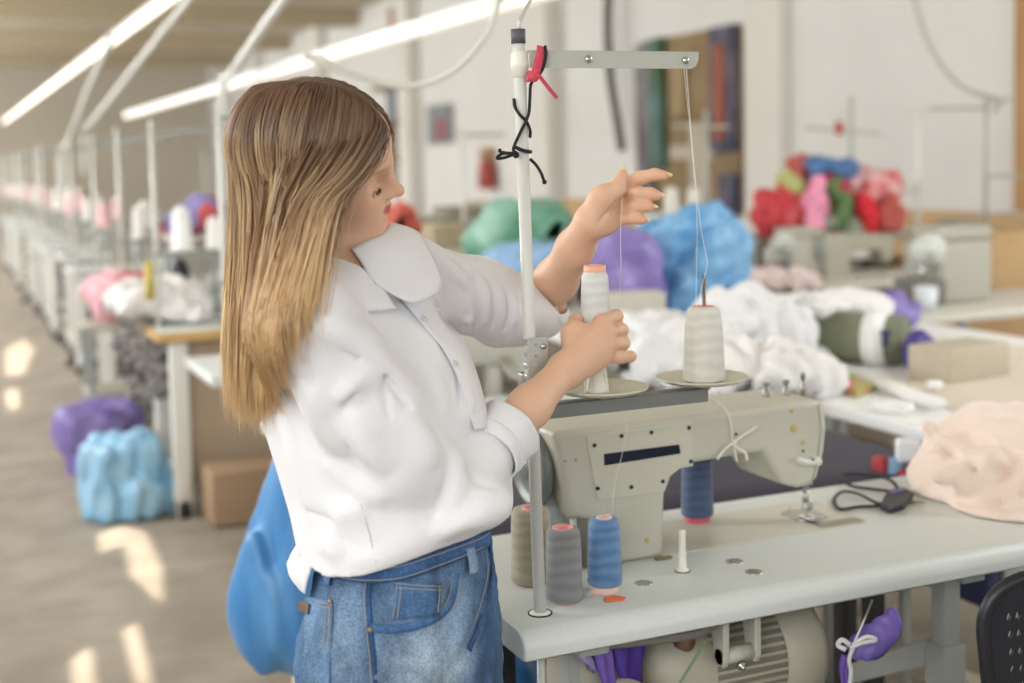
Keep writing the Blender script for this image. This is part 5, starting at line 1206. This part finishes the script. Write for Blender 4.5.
heap('bag','purple plastic bag hanging behind the spool in her hand','bag',M_purple,[(P(622,262,5.0),(.14,.12,.12)),(P(612,282,5.0),(.12,.1,.09)),(P(644,285,5.0),(.05,.08,.10)),(P(622,300,5.0),(.12,.1,.13))],34,.010,16,.012,k=.08)
bb=heap('bag','big sky blue plastic bag with a handle loop beyond her raised hand','bag',M_bluebag,[(P(690,262,5.2),(.15,.12,.20)),(P(722,270,5.2),(.09,.1,.19)),(P(665,240,5.2),(.09,.09,.05)),(P(655,262,5.2),(.045,.08,.10)),(P(672,283,5.2),(.13,.1,.10)),(P(712,232,5.2),(.09,.09,.07)),(P(692,295,5.2),(.14,.11,.10))],35,.016,15,.011,k=.05)
heap('bag','green plastic bag behind the white pole','bag',mat('green_film','4f8a6c',.5,c2='9cc3b2',scale=4.5,bump=.5,bscale=14),[(P(518,240,6.3),(.21,.18,.19)),(P(545,232,6.3),(.12,.15,.13)),(P(492,252,6.3),(.10,.14,.12))],36,.014,11,.016,k=.08)
heap('bag','pale blue bag under the green one behind her sleeve','bag',mat('pale_blue_film','93b7dc',.45,bump=.25,bscale=12),[(P(520,268,5.9),(.16,.15,.09)),(P(545,262,5.9),(.09,.12,.09))],37,.012,13,.014,k=.06)
b=MB(); b.box(P(588,225,7.4),(.46,.3,.30),rot=rotz(-.1),bev=.01); tag(b.build('cardboard_box',mat('carton_tan','c8a87c',.8)),'tan cardboard box behind her raised wrist','box')
for px,dd,lab in ((672,7.8,'white thread cone left of the pair beyond her fingertips'),(694,7.8,'white thread cone right of the pair beyond her fingertips')):
    quick_spool(P(px,222,dd),lab,'eae6de',r=.05,h=.2)
# shelf/rack of grey boxes that carries the boxes and bags in the middle of the hall
sh_=thing('storage_rack','low grey storage rack carrying the boxes and bags in the middle of the hall','rack',(2.75,6.0,0))
M_rackg=mat('rack_grey','b0aa9c',.6)
pz=P(600,300,6.3)
for zz in (.35,.86): b=MB(); b.box((2.75,6.05,zz),(1.5,.8,.04),bev=.006); b.build('shelf',M_rackg,sh_)
for x in (2.03,3.47):
    for y in (5.7,6.4): b=MB(); b.box((x,y,.43),(.04,.04,.86)); b.build('post',M_rackg,sh_)
for i,(px,py,d,s_,c,lab) in enumerate([(462,225,8.2,(.30,.3,.24),'8f8a78','grey-brown machine case behind her far shoulder'),(440,238,7.6,(.22,.3,.18),'b9ac8e','tan carton behind her far shoulder'),(488,215,9,(.25,.3,.2),'b3a98f','pale carton left of the green bag'),(415,232,8,(.22,.3,.2),'b0b0a8','grey carton in front of her chin'),(470,262,6.5,(.4,.3,.12),'c8c2b2','low pale crate above her far sleeve')]):
    b=MB(); b.box(P(px,py,d),s_,rot=rotz(.1*i),bev=.02); tag(b.build('carton',mat('ct_'+c,c,.8,var=.15,scale=6)),lab,'carton')
heap('garment','red garment in front of her lips beyond the collar','garment',mat('coral_cloth','cf6a5c',.9),[(P(396,216,7.0),(.06,.09,.06)),(P(401,226,7.0),(.08,.09,.05)),(P(390,228,7.0),(.06,.09,.05))],38,.014,20,.012)
# ------------------------------------------------------------------ machines at the back right
def slab(x0,x1,y0,y1,label,z=.78,rz=0): return quick_table(x0,x1,y0,y1,'table',label,m_top=mat('dull_laminate','cbc7ba',.5),m_leg=M_greymet,z=z)
slab(3.62,5.2,5.45,6.1,'long dull grey table carrying the machine under the red garments')
slab(3.62,5.0,4.18,4.80,'dull grey table at the right edge carrying the big machine')
def over_machine(c,label,s_=1.0,m_='b9b6a8'):
    """boxy overlock head with a pale domed front"""
    t=thing('overlock_machine',label,'sewing machine',c); c=V(c); mm_=mat('ov_'+m_,m_,.5); 
    b=MB(); b.box(c+V(.10,0,.11)*s_,V(.24,.20,.22)*s_,bev=.02); b.build('machine_body',mm_,t)
    b=MB(); b.lathe([(0,-.035*s_),(.035*s_,-.03*s_),(.058*s_,-.01*s_),(.06*s_,.04*s_),(0,.08*s_)],c=c+V(-.03,-.04,.19)*s_,axis=nrm(V(-.5,-1,.15)),seg=22); b.build('end_cover',mat('ov_pale','cfd2cb',.4),t)
    b=MB(); b.box(c+V(.12,0,.245)*s_,V(.26,.14,.05)*s_,bev=.015); b.build('top_cover',mm_,t)
    b=MB(); b.box(c+V(-.08,-.06,.05)*s_,V(.12,.14,.09)*s_,bev=.01); b.build('bed',mat('ov_dark','6c6a66',.5),t)
    b=MB(); b.lathe([(0,-.015),(.06*s_,-.015),(.065*s_,0),(.06*s_,.015),(0,.015)],c=c+V(.24,0,.14)*s_,axis=(1,0,0),seg=20); b.build('hand_wheel',M_greymet,t)
    b=MB(); b.cyl(c+V(-.07,-.06,.15)*s_,c+V(-.07,-.06,.08)*s_,.01,seg=8); b.build('needle_bar',M_chrome,t)
    return t
pA=PZ(830,282,.78); over_machine((pA[0]-.12,pA[1]+.25,.78),'pale-fronted machine on the long dull table, below the red garments',1.05,'b4b1a4')
pB=PZ(962,303,.78); over_machine((pB[0]-.10,pB[1]+.12,.78),'large grey machine with a round pale head at the right',1.25,'aaa79b')
quick_machine(4.35,5.75,'low pale machine beyond the red garments at the right',c='aba796')
b=MB(); c=PZ(926,310,.78); b.lathe([(0,0),(.045,0),(.05,.1),(.048,.1),(.043,.004),(0,.004)],c=c,seg=20); tag(b.build('cup',mat('cup_white','d8dde0',.5)),'small white cup on the table beside the large grey machine','cup')
# rack with the red garments
rk=thing('garment_rack','grey shelf behind the machines carrying the red garments','rack',(4.5,6.3,0))
for zz in (.95,.5): 
    b=MB(); b.box((5.2,6.5,zz),(1.8,.5,.04),bev=.006); b.build('shelf',M_rackg,rk)
for x in (4.35,6.05): b=MB(); b.box((x,6.5,.5),(.05,.4,1.0)); b.build('post',M_greymet,rk)
for px,w_,c,lab in ((838,.25,'8d8679','grey box on the lower shelf under the red garments'),(862,.2,'4a4440','dark box on the lower shelf under the red garments'),(905,.3,'a4805a','brown wooden box at the right end of the shelf')):
    p_=PY(px,258,6.45); b=MB(); b.box((p_[0],6.5,.66),(w_,.3,.27),bev=.008); tag(b.build('storage_box',mat('sb_'+c,c,.8)),lab,'box')
def rheap(px,py,r,c,seed,lab,d=7.3,c2=None,amp=.014):
    return heap('garment',lab,'garment',mat('rg_'+c,c,.85,c2=c2,scale=8),[(P(px,py,d),r)],seed,amp,14,.013)
rheap(776,211,(.12,.12,.13),'c8444a',41,'red garment heap, leftmost on the shelf')
rheap(800,215,(.16,.13,.13),'cf5a5e',42,'coral red garment next to the leftmost red one')
rheap(826,196,(.13,.12,.14),'c23a58',43,'crimson garment in the middle of the red heap')
rheap(791,186,(.06,.08,.09),'b5bc7a',44,'small yellow-green garment on the red heap')
rheap(804,166,(.06,.07,.06),'b85a50',45,'rust red garment at the top of the red heap')
rheap(829,168,(.15,.10,.05),'5578a8',46,'blue garment on top of the red heap')
rheap(816,205,(.04,.06,.13),'ee9cb8',47,'pink garment hanging in the front of the red heap',7.1)
rheap(838,205,(.035,.06,.12),'5d7b4a',48,'green strip of cloth right of the pink garment',7.1)
rheap(872,190,(.16,.12,.11),'c63c46',49,'bright red garment at the right of the heap',c2='e8c8c4')
rheap(866,212,(.06,.08,.10),'d02a36',50,'vivid red sleeve hanging from the bright red garment',7.15)
rheap(888,212,(.045,.08,.10),'b85a52',51,'dull red sleeve at the far right of the heap',7.15)
rheap(850,225,(.22,.10,.07),'8f9284',52,'grey-green garment at the bottom of the red heap',7.2)
rheap(822,232,(.14,.10,.05),'7c3f3e',53,'dark maroon cloth under the coral garment',7.2)
wheap(765,275,6.6,(.2,.16,.035),54,m_=mat('pale_pink_cotton','e6d3d0',.9),lab='pale pink cloth on the long dull table beyond the blue bag',z=.82)
# plywood sheets by the wall
b=MB(); b.box((6.4,6.9,.55),(.03,1.5,1.0),rot=roty(R(-4)),bev=.004); tag(b.build('plywood_sheet',mat('plywood','c9a676',.6,var=.12,scale=3,stretch=(3,1,3))),'tan plywood sheet leaning against the wall behind the large grey machine','plywood')
b=MB(); b.box((5.6,5.75,.52),(.03,.7,.95),rot=rotz(.9)@roty(R(6)),bev=.004); tag(b.build('plywood_sheet',MATS['plywood']),'tan board standing at the far right edge beside the large machine','plywood')
# stands at the back right
def thin_stand(name,label,x,parts,m_=None,r=.012):
    """parts: list of (name, [picture points]) on the plane X=x"""
    pts=[PX(*p,x) for p in parts[0][1]]; t=thing(name,label,'thread stand',pts[-1])
    for nm,pp_ in parts:
        b=MB(); q_=[PX(*p,x) for p in pp_]; b.tube(q_,r if nm=='pole' else r*.7,10); b.build(nm,m_ or mat('stand_grey','a9ab9f',.5),t)
    return t
thin_stand('thread_stand','tall grey stand tied with cables at the right edge',5.2,[('pole',[(987,93),(986,160),(985,262)]),('guide_arm',[(985,108),(930,109)]),('guide_arm',[(1010,100),(985,101)]),('cross_rail',[(1024,212),(985,214),(938,222)]),('cross_rail',[(1020,176),(985,176)])])
thin_stand('thread_stand','white stand with a short post before the pale wall, second from the right',5.2,[('pole',[(918,108),(918,180),(917,270)]),('guide_arm',[(905,114),(922,113)]),('cross_rail',[(902,190),(925,189)])],M_white,.016)
t=thin_stand('thread_stand','thin stand with a red knot above the red garments',5.4,[('pole',[(851,96),(851,170),(850,235)]),('guide_arm',[(806,128),(880,134)])],mat('stand_pale','b9b9ae',.5),.014)
b=MB(); b.ball(PX(839,128,5.38),V(.03,.03,.05),12); tag(b.build('ribbon_knot',mat('knot_red','c25b48',.7)),'red knot tied on the arm of the thin stand above the red garments','knot')
for px,lab in ((700,'pale stand in front of the yarn board'),):
    thin_stand('thread_stand',lab,4.6,[('pole',[(706,110),(707,200),(708,300),(710,420)]),('guide_arm',[(672,126),(728,127)])],mat('stand_pale','b9b9ae',.5),.015)
# ================================================================== behind and on her table
t=thing('fabric_trolley','large slate grey fabric trolley behind the sewing table','trolley',(1.5,2.55,0))
b=MB(); b.box((1.55,2.60,.60),(1.2,.44,.26),bev=.03); b.build('fabric_tub',mat('slate_cloth','4a4854',.8,var=.1,scale=6),t)
for x in (1.0,2.1):
    for y in (2.45,2.75): b=MB(); b.cyl((x,y,.48),(x,y,.06),.014,seg=10); l_=b.build('leg',M_greymet,t); b=MB(); b.lathe([(0,-.012),(.03,-.012),(.03,.012),(0,.012)],c=(x,y,.03),axis=(1,0,0),seg=14); b.build('caster',M_rubber,l_)
b=MB(); b.box((2.22,2.42,.56),(.04,.30,.34),rot=roty(.12),bev=.01); tag(b.build('folder',mat('navy_card','252f55',.6)),'navy board leaning under the edge of the cutting table','board')
for (px,py,r,c,lab) in ((880,464,(.014,.02,.022),'a83a44','red packet under the cutting table'),(893,466,(.02,.02,.02),'8fb4d8','light blue packet under the cutting table'),(908,450,(.028,.03,.028),'dfe2e8','white packet under the cutting table'),(900,472,(.03,.02,.01),'b03c46','flat red packet beside the black thread snips, beyond the table')):
    p_=P(px,py,2.75); b=MB(); b.box(p_,V(r)*1.7,rot=rotz(px*.7),bev=.008); tag(b.build('packet',mat('pk_'+c,c,.6)),lab,'packet')
b=MB(); b.box((2.2,2.72,.66-.02),(.35,.5,.03)); tag(b.build('under_shelf',mat('wood_shelf','a88a6a',.6)),'brown shelf under the cutting table holding small packets','shelf')
# thread snips with black handles
sn=thing('thread_snips','black-handled thread snips with a purple pivot lying on the table','scissors',PZ(885,500,TZ))
def zt_(px,py,h=.006): return PZ(px,py,TZ+h)
b=MB(); b.tube(smooth_path([zt_(900,492),zt_(890,480,.012),zt_(868,475,.014),zt_(846,474,.012),zt_(840,478,.010),zt_(852,486,.008),zt_(872,489,.007),zt_(888,491,.007)],6),.0042,10,flat=.7); b.build('handle',M_dark,sn)
b=MB(); b.tube(smooth_path([zt_(896,502),zt_(880,504,.008),zt_(858,494,.008),zt_(842,492,.008),zt_(834,500,.007),zt_(840,509,.006),zt_(858,507,.006),zt_(880,506,.006)],6),.0042,10,flat=.7); b.build('handle',M_dark,sn)
b=MB(); b.prism([zt_(x,y)[:2] for x,y in [(880,508),(886,496),(905,491),(914,496),(903,508),(890,512)]],(0,0,TZ),(1,0,0),(0,1,0),(0,0,1),.002,.014,bev=.003); b.build('pivot_grip',mat('snip_body','20222c',.4),sn)
b=MB(); b.prism([zt_(x,y)[:2] for x,y in [(888,495),(903,492),(906,495),(892,499)]],(0,0,TZ),(1,0,0),(0,1,0),(0,0,1),.0142,.016,bev=.0006); b.build('purple_inlay',mat('snip_purple','5c4a86',.4),sn)
b=MB(); b.prism([zt_(x,y)[:2] for x,y in [(903,494),(925,503),(905,500)]],(0,0,TZ),(1,0,0),(0,1,0),(0,0,1),.005,.008); b.build('blade',M_chrome,sn)
# peach fabric pile
M_peach=mat('peach_jersey','f0dbcd',.95,sheen=.3,bump=.15,bscale=350)
pc_=[P(985,470,2.42),P(975,500,2.34),P(1000,450,2.45),P(1020,490,2.35),P(958,478,2.42),P(985,525,2.24),P(1010,520,2.25),P(945,500,2.38)]
s_=SDF(); PO=V(.045,-.0,-.018)
for c,r in [((1.84,2.02,.82),(.12,.10,.075)),((1.90,2.0,.86),(.12,.12,.07)),((1.80,1.92,.81),(.10,.09,.045)),((1.95,1.9,.83),(.14,.12,.07)),((1.78,1.83,.795),(.085,.075,.028)),((1.88,1.80,.80),(.09,.09,.030)),((1.765,1.97,.80),(.05,.055,.04)),((1.97,2.05,.88),(.12,.12,.07)),((1.80,1.76,.787),(.06,.05,.018))]:
    s_.ell(V(c)+PO,r,None,.05)
g_=np.random.default_rng(3)
for i in range(26):
    a=g_.uniform(0,2*pi); c=V(1.87+g_.uniform(-.08,.14),1.92+g_.uniform(-.14,.14),.80+g_.uniform(-.01,.07)); L_=g_.uniform(.05,.11); dr=V(cos(a)*.6+.5,sin(a),g_.uniform(-.25,.35)); dr=nrm(dr); mid=c+V(g_.normal(0,.02),g_.normal(0,.02),.012)
    s_.chain([c-dr*L_,mid,c+dr*L_],[.010,.018,.009],.02)
s_.disp(lambda p:.0035*np.sin(p[:,0]*45+p[:,2]*60+2*np.sin(p[:,1]*33+p[:,2]*25))+.0018*np.sin(p[:,1]*100+p[:,2]*70+1.5*np.sin(p[:,0]*60)))
def tabcut(p):
    over=(p[:,0]>TX1+.005)|(p[:,1]<TY0-.005)
    return np.where(over,-1,TZ+.0015-p[:,2])
s_.ell((1.88,1.66,.73),(.07,.035,.075),None,.04)
bp_=SDF(); bp_.p=list(s_.p); FP=Folds()
for pts,w,amp in [([(1004,428),(990,462),(962,498)],.020,.012),([(955,480),(990,492),(1030,474)],.016,.010),([(936,492),(975,520),(1020,530)],.016,.008),([(1016,440),(1020,470),(1010,500)],.014,.009),([(965,450),(948,478),(930,500)],.014,.008),([(990,530),(1015,540),(1035,530)],.012,.006)]: FP.add(pts,w,amp,bp_)
for pts,w,amp in [([(992,440),(975,470),(950,492)],.006,.010),([(950,498),(985,505),(1024,492)],.006,.010),([(1010,446),(1006,476),(992,486)],.006,.009),([(930,506),(960,530),(1000,545)],.005,.006)]: FP.add(pts,w,amp,bp_,'s')
s_.disp(FP)
s_.fn(lambda p:tabcut(p),(1.85,1.9,.8),.5,'i')
v_,f2=s_.mesh(.0045); tag(npmesh('peach_fabric',v_,f2,M_peach,smooth_it=1),'crumpled peach jersey fabric heaped on the right end of the sewing table','fabric')
# motor under the table
mt=thing('sewing_motor','cream electric clutch motor hanging under the sewing table','motor',(1.2,1.85,.6))
M_motor=mat('motor_enamel','b9b4a2',.45,var=.06,scale=14)
mc=V(1.115,1.83,.612); ax=(1,0,0)
b=MB(); b.lathe([(0,-.11),(.03,-.11),(.05,-.10),(.082,-.06),(.088,-.03),(.088,.0)],c=mc,axis=ax,seg=40); b.build('end_bell',M_motor,mt)
b=MB()
prof_=[(.085,.0)]+[(.085 if k%2 else .0815,.002+.0055*k) for k in range(14)]+[(.085,.085)]
b.lathe([(.0855,-.002),(.0855,.138)],c=mc,axis=ax,seg=40); b.build('stator',mat('stator_grey','8f8c80',.5,metal=.3),mt)
for k_ in range(36):
    a=2*pi*k_/36; b.box(mc+V(.045,.0865*cos(a),.0865*sin(a)),(.088,.004,.004),rot=rotx(a)) if k_<0 else None
b=MB()
for k_ in range(40):
    a=2*pi*k_/40; e=mc+V(0,.086*cos(a),.086*sin(a)); b.box(e+V(.068,0,0),(.136,.006,.005),rot=rotx(a))
b.build('cooling_ribs',M_motor,mt)
b=MB(); b.lathe([(.088,.136),(.0925,.138),(.0925,.205),(.088,.218),(.06,.225),(.03,.227),(0,.227)],c=mc,axis=ax,seg=44); b.build('fan_cover',M_motor,mt)
def hang(x): b=MB(); b.prism([(-.014,.126),(.030,.126),(.020,.07),(.016,.045),(.008,.034),(-.008,.034),(-.014,.045)],(x,mc[1]-.105,mc[2]),(0,1,0),(0,0,1),(1,0,0),0,.012,bev=.003); b.build('hanger_bracket',mat('hanger_alu','c4c2b4',.4),mt)
hang(1.105); hang(1.165)
b=MB(); b.cyl((1.105,mc[1]-.105,mc[2]+.050),(1.172,mc[1]-.105,mc[2]+.050),.013); b.build('hanger_bolt',mat('hanger_alu','c4c2b4',.4),mt)
b=MB(); b.lathe([(0,0),(.007,0),(.007,.006),(.003,.007),(.003,.012),(0,.012)],c=(1.140,mc[1]-.112,mc[2]+.034),axis=(0,-1,-.3),seg=12); b.build('hanger_nut',M_chrome,mt)
b=MB(); b.box((1.16,mc[1],.730),(.16,.14,.018),bev=.003); b.build('mounting_plate',M_dark,mt)
# belt wheel cover left of the motor
b=MB(); wc=V(.965,1.86,.60); b.lathe([(0,-.02),(.095,-.02),(.105,-.012),(.105,.012),(.095,.02),(0,.02)],c=wc,axis=ax,seg=40); wv=b.build('wheel_cover',mat('cover_grey','a5a091',.45),mt)
for k_ in range(5):
    a=2*pi*k_/5+.6; b=MB(); b.box(wc+V(-.021,.06*cos(a),.06*sin(a)),(.002,.014,.036),rot=rotx(a-.3),bev=.0009); b.build('vent_slot',M_dark,wv)
b=MB(); b.lathe([(0,0),(.016,0),(.014,.02),(0,.022)],c=(1.06,1.765,.685),axis=(0,-1,0),seg=12); b.build('cable_gland',mat('gland_brown','7a5c48',.5),mt)
cable([V(1.08,1.72,.70),V(1.04,1.71,.66),V(.98,1.70,.60)],.0022,'thin green cable crossing in front of the belt wheel cover',mat('green_cable','7f9474',.5))
cable([V(.85,1.70,.732),V(1.0,1.695,.722),V(1.06,1.70,.722),V(1.12,1.72,.731),V(1.2,1.74,.731),V(1.3,1.74,.727),V(1.42,1.80,.728)],.008,'grey cable slung along the underside of the sewing table',mat('slung_cable','77736c',.6))
b=MB(); b.box((1.28,2.0,.705),(.36,.18,.06),bev=.01); tag(b.build('oil_pan',mat('oil_pan_dark','2f3038',.5)),'dark oil pan under the sewing table above the motor','pan')
t=thing('control_box','cream control box under the left end of the sewing table','control box',(.90,1.78,.60)); 
b=MB(); b.box((.905,1.80,.62),(.09,.12,.19),bev=.012); b.build('housing',mat('box_cream','a9a493',.5),t); b=MB(); b.lathe([(0,0),(.045,0),(.05,.01),(.05,.05),(0,.06)],c=(.93,1.76,.60),axis=(0,-1,.2),seg=24); b.build('round_cover',M_motor,t)
# purple cloth strips and the tied film
def cloth_strip(pts_a,pts_b,name,label,m_,cat='cloth'):
    A_=smooth_path(pts_a,8); B_=smooth_path(pts_b,8); b=MB(); vs=[]
    n=len(A_)
    for i,(p,q) in enumerate(zip(A_,B_)):
        for j in range(7):
            t_=j/6; nn=nrm(np.cross(q-p,A_[min(i+1,n-1)]-A_[max(i-1,0)])+1e-9); vs.append(p*(1-t_)+q*t_+nn*.006*sin(j*2.1+i*.25))
    fs=[(i*7+j,i*7+j+1,(i+1)*7+j+1,(i+1)*7+j) for i in range(n-1) for j in range(6)]
    b.add(vs,fs,True); return tag(b.build(name,m_,solid=.002),label,cat)
Mv=mat('violet_cloth','6a4fa8',.6,c2='8468bd',scale=12)
cloth_strip([PY(615,640,1.73),PY(618,665,1.73),PY(628,700,1.73)],[PY(648,636,1.76),PY(645,665,1.76),PY(640,700,1.76)],'cloth','violet cloth strip hanging under the table left of the motor',mat('deep_violet_cloth','4d3494',.6))
cloth_strip([PY(594,648,1.72),PY(600,670,1.72),PY(606,700,1.72)],[PY(609,644,1.73),PY(616,665,1.73),PY(618,700,1.73)],'cloth','narrow lilac cloth strip hanging left of the violet one',Mv)
cloth_strip([PY(575,652,1.72),PY(583,660,1.72),PY(590,668,1.72)],[PY(578,650,1.73),PY(588,654,1.73),PY(597,672,1.73)],'cloth','pale lilac scrap under the table near the pole',mat('lilac','a99bd0',.6))
vc=P(868,640,2.05)
tf=heap('purple_bundle','purple plastic bundle tied with white string right of the motor','bundle',mat('violet_film2','7d6bbb',.45,c2='5f4c9e',scale=14,bump=.25,bscale=30),[(P(866,646,2.05),(.030,.026,.018)),(P(878,636,2.05),(.022,.02,.015)),(P(886,626,2.05),(.009,.01,.014)),(P(894,614,2.05),(.004,.004,.014))],61,.0035,60,.0035,k=.02)
b=MB(); b.tube(smooth_path([PY(872,600,1.80),P(862,625,2.02),P(853,645,2.0)],6),.0018,8); b.tube(smooth_path([P(853,645,2.0),P(866,637,1.995),P(876,640,1.995),P(862,643,1.995),P(850,648,2.0)],6),.0035,8); b.tube(smooth_path([P(853,648,2.0),P(849,660,2.0),P(851,672,2.0),P(849,690,2.0)],6),.0035,8); b.tube(smooth_path([P(850,645,2.0),P(842,640,2.0),P(838,645,2.0),P(846,650,1.995)],6),.004,8)
tag(b.build('white_string',mat('film_string','d5d6d8',.6)),'white string tying the purple bundle to the table underside','string')
cloth_strip([P(842,655,2.06),P(840,670,2.06),P(843,700,2.06)],[P(850,655,2.06),P(849,670,2.06),P(852,700,2.06)],'cloth','violet tail hanging below the tied purple bundle',Mv)
b=MB(); b.box((P(873,640,2.55)[0],P(873,640,2.55)[1],.36),(.032,.032,.72)); 
o=b.build('black_post',mat('black_post','121318',.5)); tag(o,'black steel post standing under the table behind the purple bundle','post')
b=MB(); b.box((1.7,3.0,.30),(.9,.04,.3),bev=.01); tag(b.build('wooden_crate',mat('red_brown_wood','9c7a68',.7)),'reddish brown boards on the floor under the next table','boards')
# black perforated chair, right edge
chx=thing('office_chair','black plastic chair with a perforated backrest cut by the right edge','chair',(1.62,1.30,0),0)
Mc_=mat('chair_plastic','1c1d26',.38)
# backrest: rounded panel with real holes
cA=P(985,690,1.72); e1=nrm(RT*.93+F*.36); e2=nrm(V(0,0,1)*.985-RT*.10); e3=np.cross(e1,e2)
bw,bh=.40,.36
EA,EB,EC=e1,e2,e3
def backpt(u,v): # metres from lower-left
    c=.035*((u/bw-.5)**2)*4
    return P(1005,683,1.72)+EA*u+EB*(v-.225)-EC*c
bm=bmesh.new(); R0=.075
outl=rrect(0,bw,0,bh,.03,.03,R0,R0,8)
def loop2(pts): 
    vv=[bm.verts.new((x,y,0)) for x,y in pts]; return [bm.edges.new((vv[i],vv[(i+1)%len(vv)])) for i in range(len(vv))]
eds=loop2(outl)
for r_ in range(12):
    for c_ in range(26):
        x=.030+c_*.0125+(12-r_)*.0006; y=.305-r_*.025+c_*.0008
        if x<bw-.03 and y>.02 and y<.322: eds+=loop2([(x+.0030*cos(t)+.0018*sin(t),y+.0066*sin(t)) for t in np.linspace(0,2*pi,9)[:-1]])
bmesh.ops.triangle_fill(bm,use_beauty=True,edges=eds)
bmesh.ops.subdivide_edges(bm,edges=[e for e in bm.edges if e.calc_length()>.05],cuts=2)
for v in bm.verts: v.co=Vector(backpt(v.co.x,v.co.y))
me=bpy.data.meshes.new('backrest'); bm.to_mesh(me); bm.free(); me.materials.append(Mc_); o=bpy.data.objects.new('backrest',me); COL.objects.link(o); o.parent=chx; o.matrix_parent_inverse=wmat(chx).inverted(); q=o.modifiers.new('s','SOLIDIFY'); q.thickness=.006
b=MB(); b.tube([backpt(x,y) for x,y in outl]+[backpt(*outl[0])],.0095,10); b.build('backrest_rim',Mc_,chx)
sc_=backpt(bw/2,0)-e3*.0; seatc=V(sc_[0],sc_[1],.46)-e3*.22*np.sign(e3.dot(-F))*-1
fwdc=nrm(V(-e3[0],-e3[1],0)); fwdc=fwdc if fwdc.dot(F)>0 else -fwdc
seatc=V(sc_[0],sc_[1],.46)+fwdc*.24
b=MB(); b.box(seatc,(.42,.42,.04),rot=rotz(math.atan2(e1[1],e1[0])),bev=.018); b.build('seat',Mc_,chx)
for s_1 in(-1,1):
    b=MB(); b.tube(smooth_path([backpt(bw/2+s_1*.12,.10)-fwdc*.012,backpt(bw/2+s_1*.12,-.05)-fwdc*.02,V(*(seatc+e1*s_1*.12-fwdc*.15)[:2],.44)],6),.012,10); b.build('back_support',M_dark,chx)
    for s_2 in(-1,1):
        b=MB(); a_1=seatc+e1*s_1*.17+fwdc*s_2*.16; a_1[2]=.445; b.tube([a_1,V(a_1[0]+e1[0]*s_1*.04+fwdc[0]*s_2*.03,a_1[1]+e1[1]*s_1*.04+fwdc[1]*s_2*.03,.0)],.011,10); b.build('leg',M_dark,chx)

# tall racks  under what stands high in the middle of the hall
def tall_rack(px0,px1,py,d,label,dep=.45):
    a,c=P(px0,py,d),P(px1,py,d); w_=np.linalg.norm((c-a)[:2]); m_=(a+c)/2; z=m_[2]; rz=math.atan2(RT[1],RT[0]); R_=rotz(rz)
    t=thing('storage_rack',label,'rack',(m_[0],m_[1],0))
    for zz in (z-.015,z*.55,.2): b=MB(); b.box((m_[0],m_[1],zz),(w_+.1,dep,.03),rot=R_,bev=.004); b.build('shelf',M_rackg,t)
    for sx in(-1,1):
        for sy in(-1,1): q=R_@V(sx*(w_/2+.03),sy*(dep/2-.03),0); b=MB(); b.box((m_[0]+q[0],m_[1]+q[1],z/2-.01),(.035,.035,z-.03),rot=R_); b.build('post',M_greymet,t)
    return t
tall_rack(452,472,234,8.2,'grey rack under the grey-brown machine case in the middle of the hall')
tall_rack(481,497,224,9.0,'grey rack under the pale carton left of the green bag')
tall_rack(664,704,222,7.8,'grey rack under the pair of white cones beyond her fingertips',.5)
tall_rack(570,606,251,7.4,'grey rack under the tan cardboard box behind her wrist')
tall_rack(430,448,247,7.6,'grey rack under the tan carton behind her far shoulder')
def rack_below(sub_,label,dep=.4):
    o=[q for q in bpy.data.objects if sub_ in str(q.get('label',''))][0]; M_=wmat(o); B_=[V(M_@v.co) for v in o.data.vertices]; B_=np.array(B_); lo,hi=B_.min(0),B_.max(0); z=lo[2]+.012
    t=thing('storage_rack',label,'rack',((lo[0]+hi[0])/2,(lo[1]+hi[1])/2,0)); cx,cy=(lo+hi)[:2]/2; w_,d_=(hi-lo)[:2]*.95
    for zz in (z-.015,z*.5): b=MB(); b.box((cx,cy,zz),(w_,d_,.03),bev=.004); b.build('shelf',M_rackg,t)
    for sx in(-1,1):
        for sy in(-1,1): b=MB(); b.box((cx+sx*(w_/2-.02),cy+sy*(d_/2-.02),z/2-.01),(.03,.03,z-.03)); b.build('post',M_greymet,t)
for s_a,l_a in (('purple and red garments','rack under the purple and red garments left of her hair'),('red garment in front of her lips','rack under the red garment in front of her lips'),('grey carton in front of her chin','rack under the grey carton in front of her chin'),('pink garment heap','low rack under the pink garments left of her hair')): rack_below(s_a,l_a)
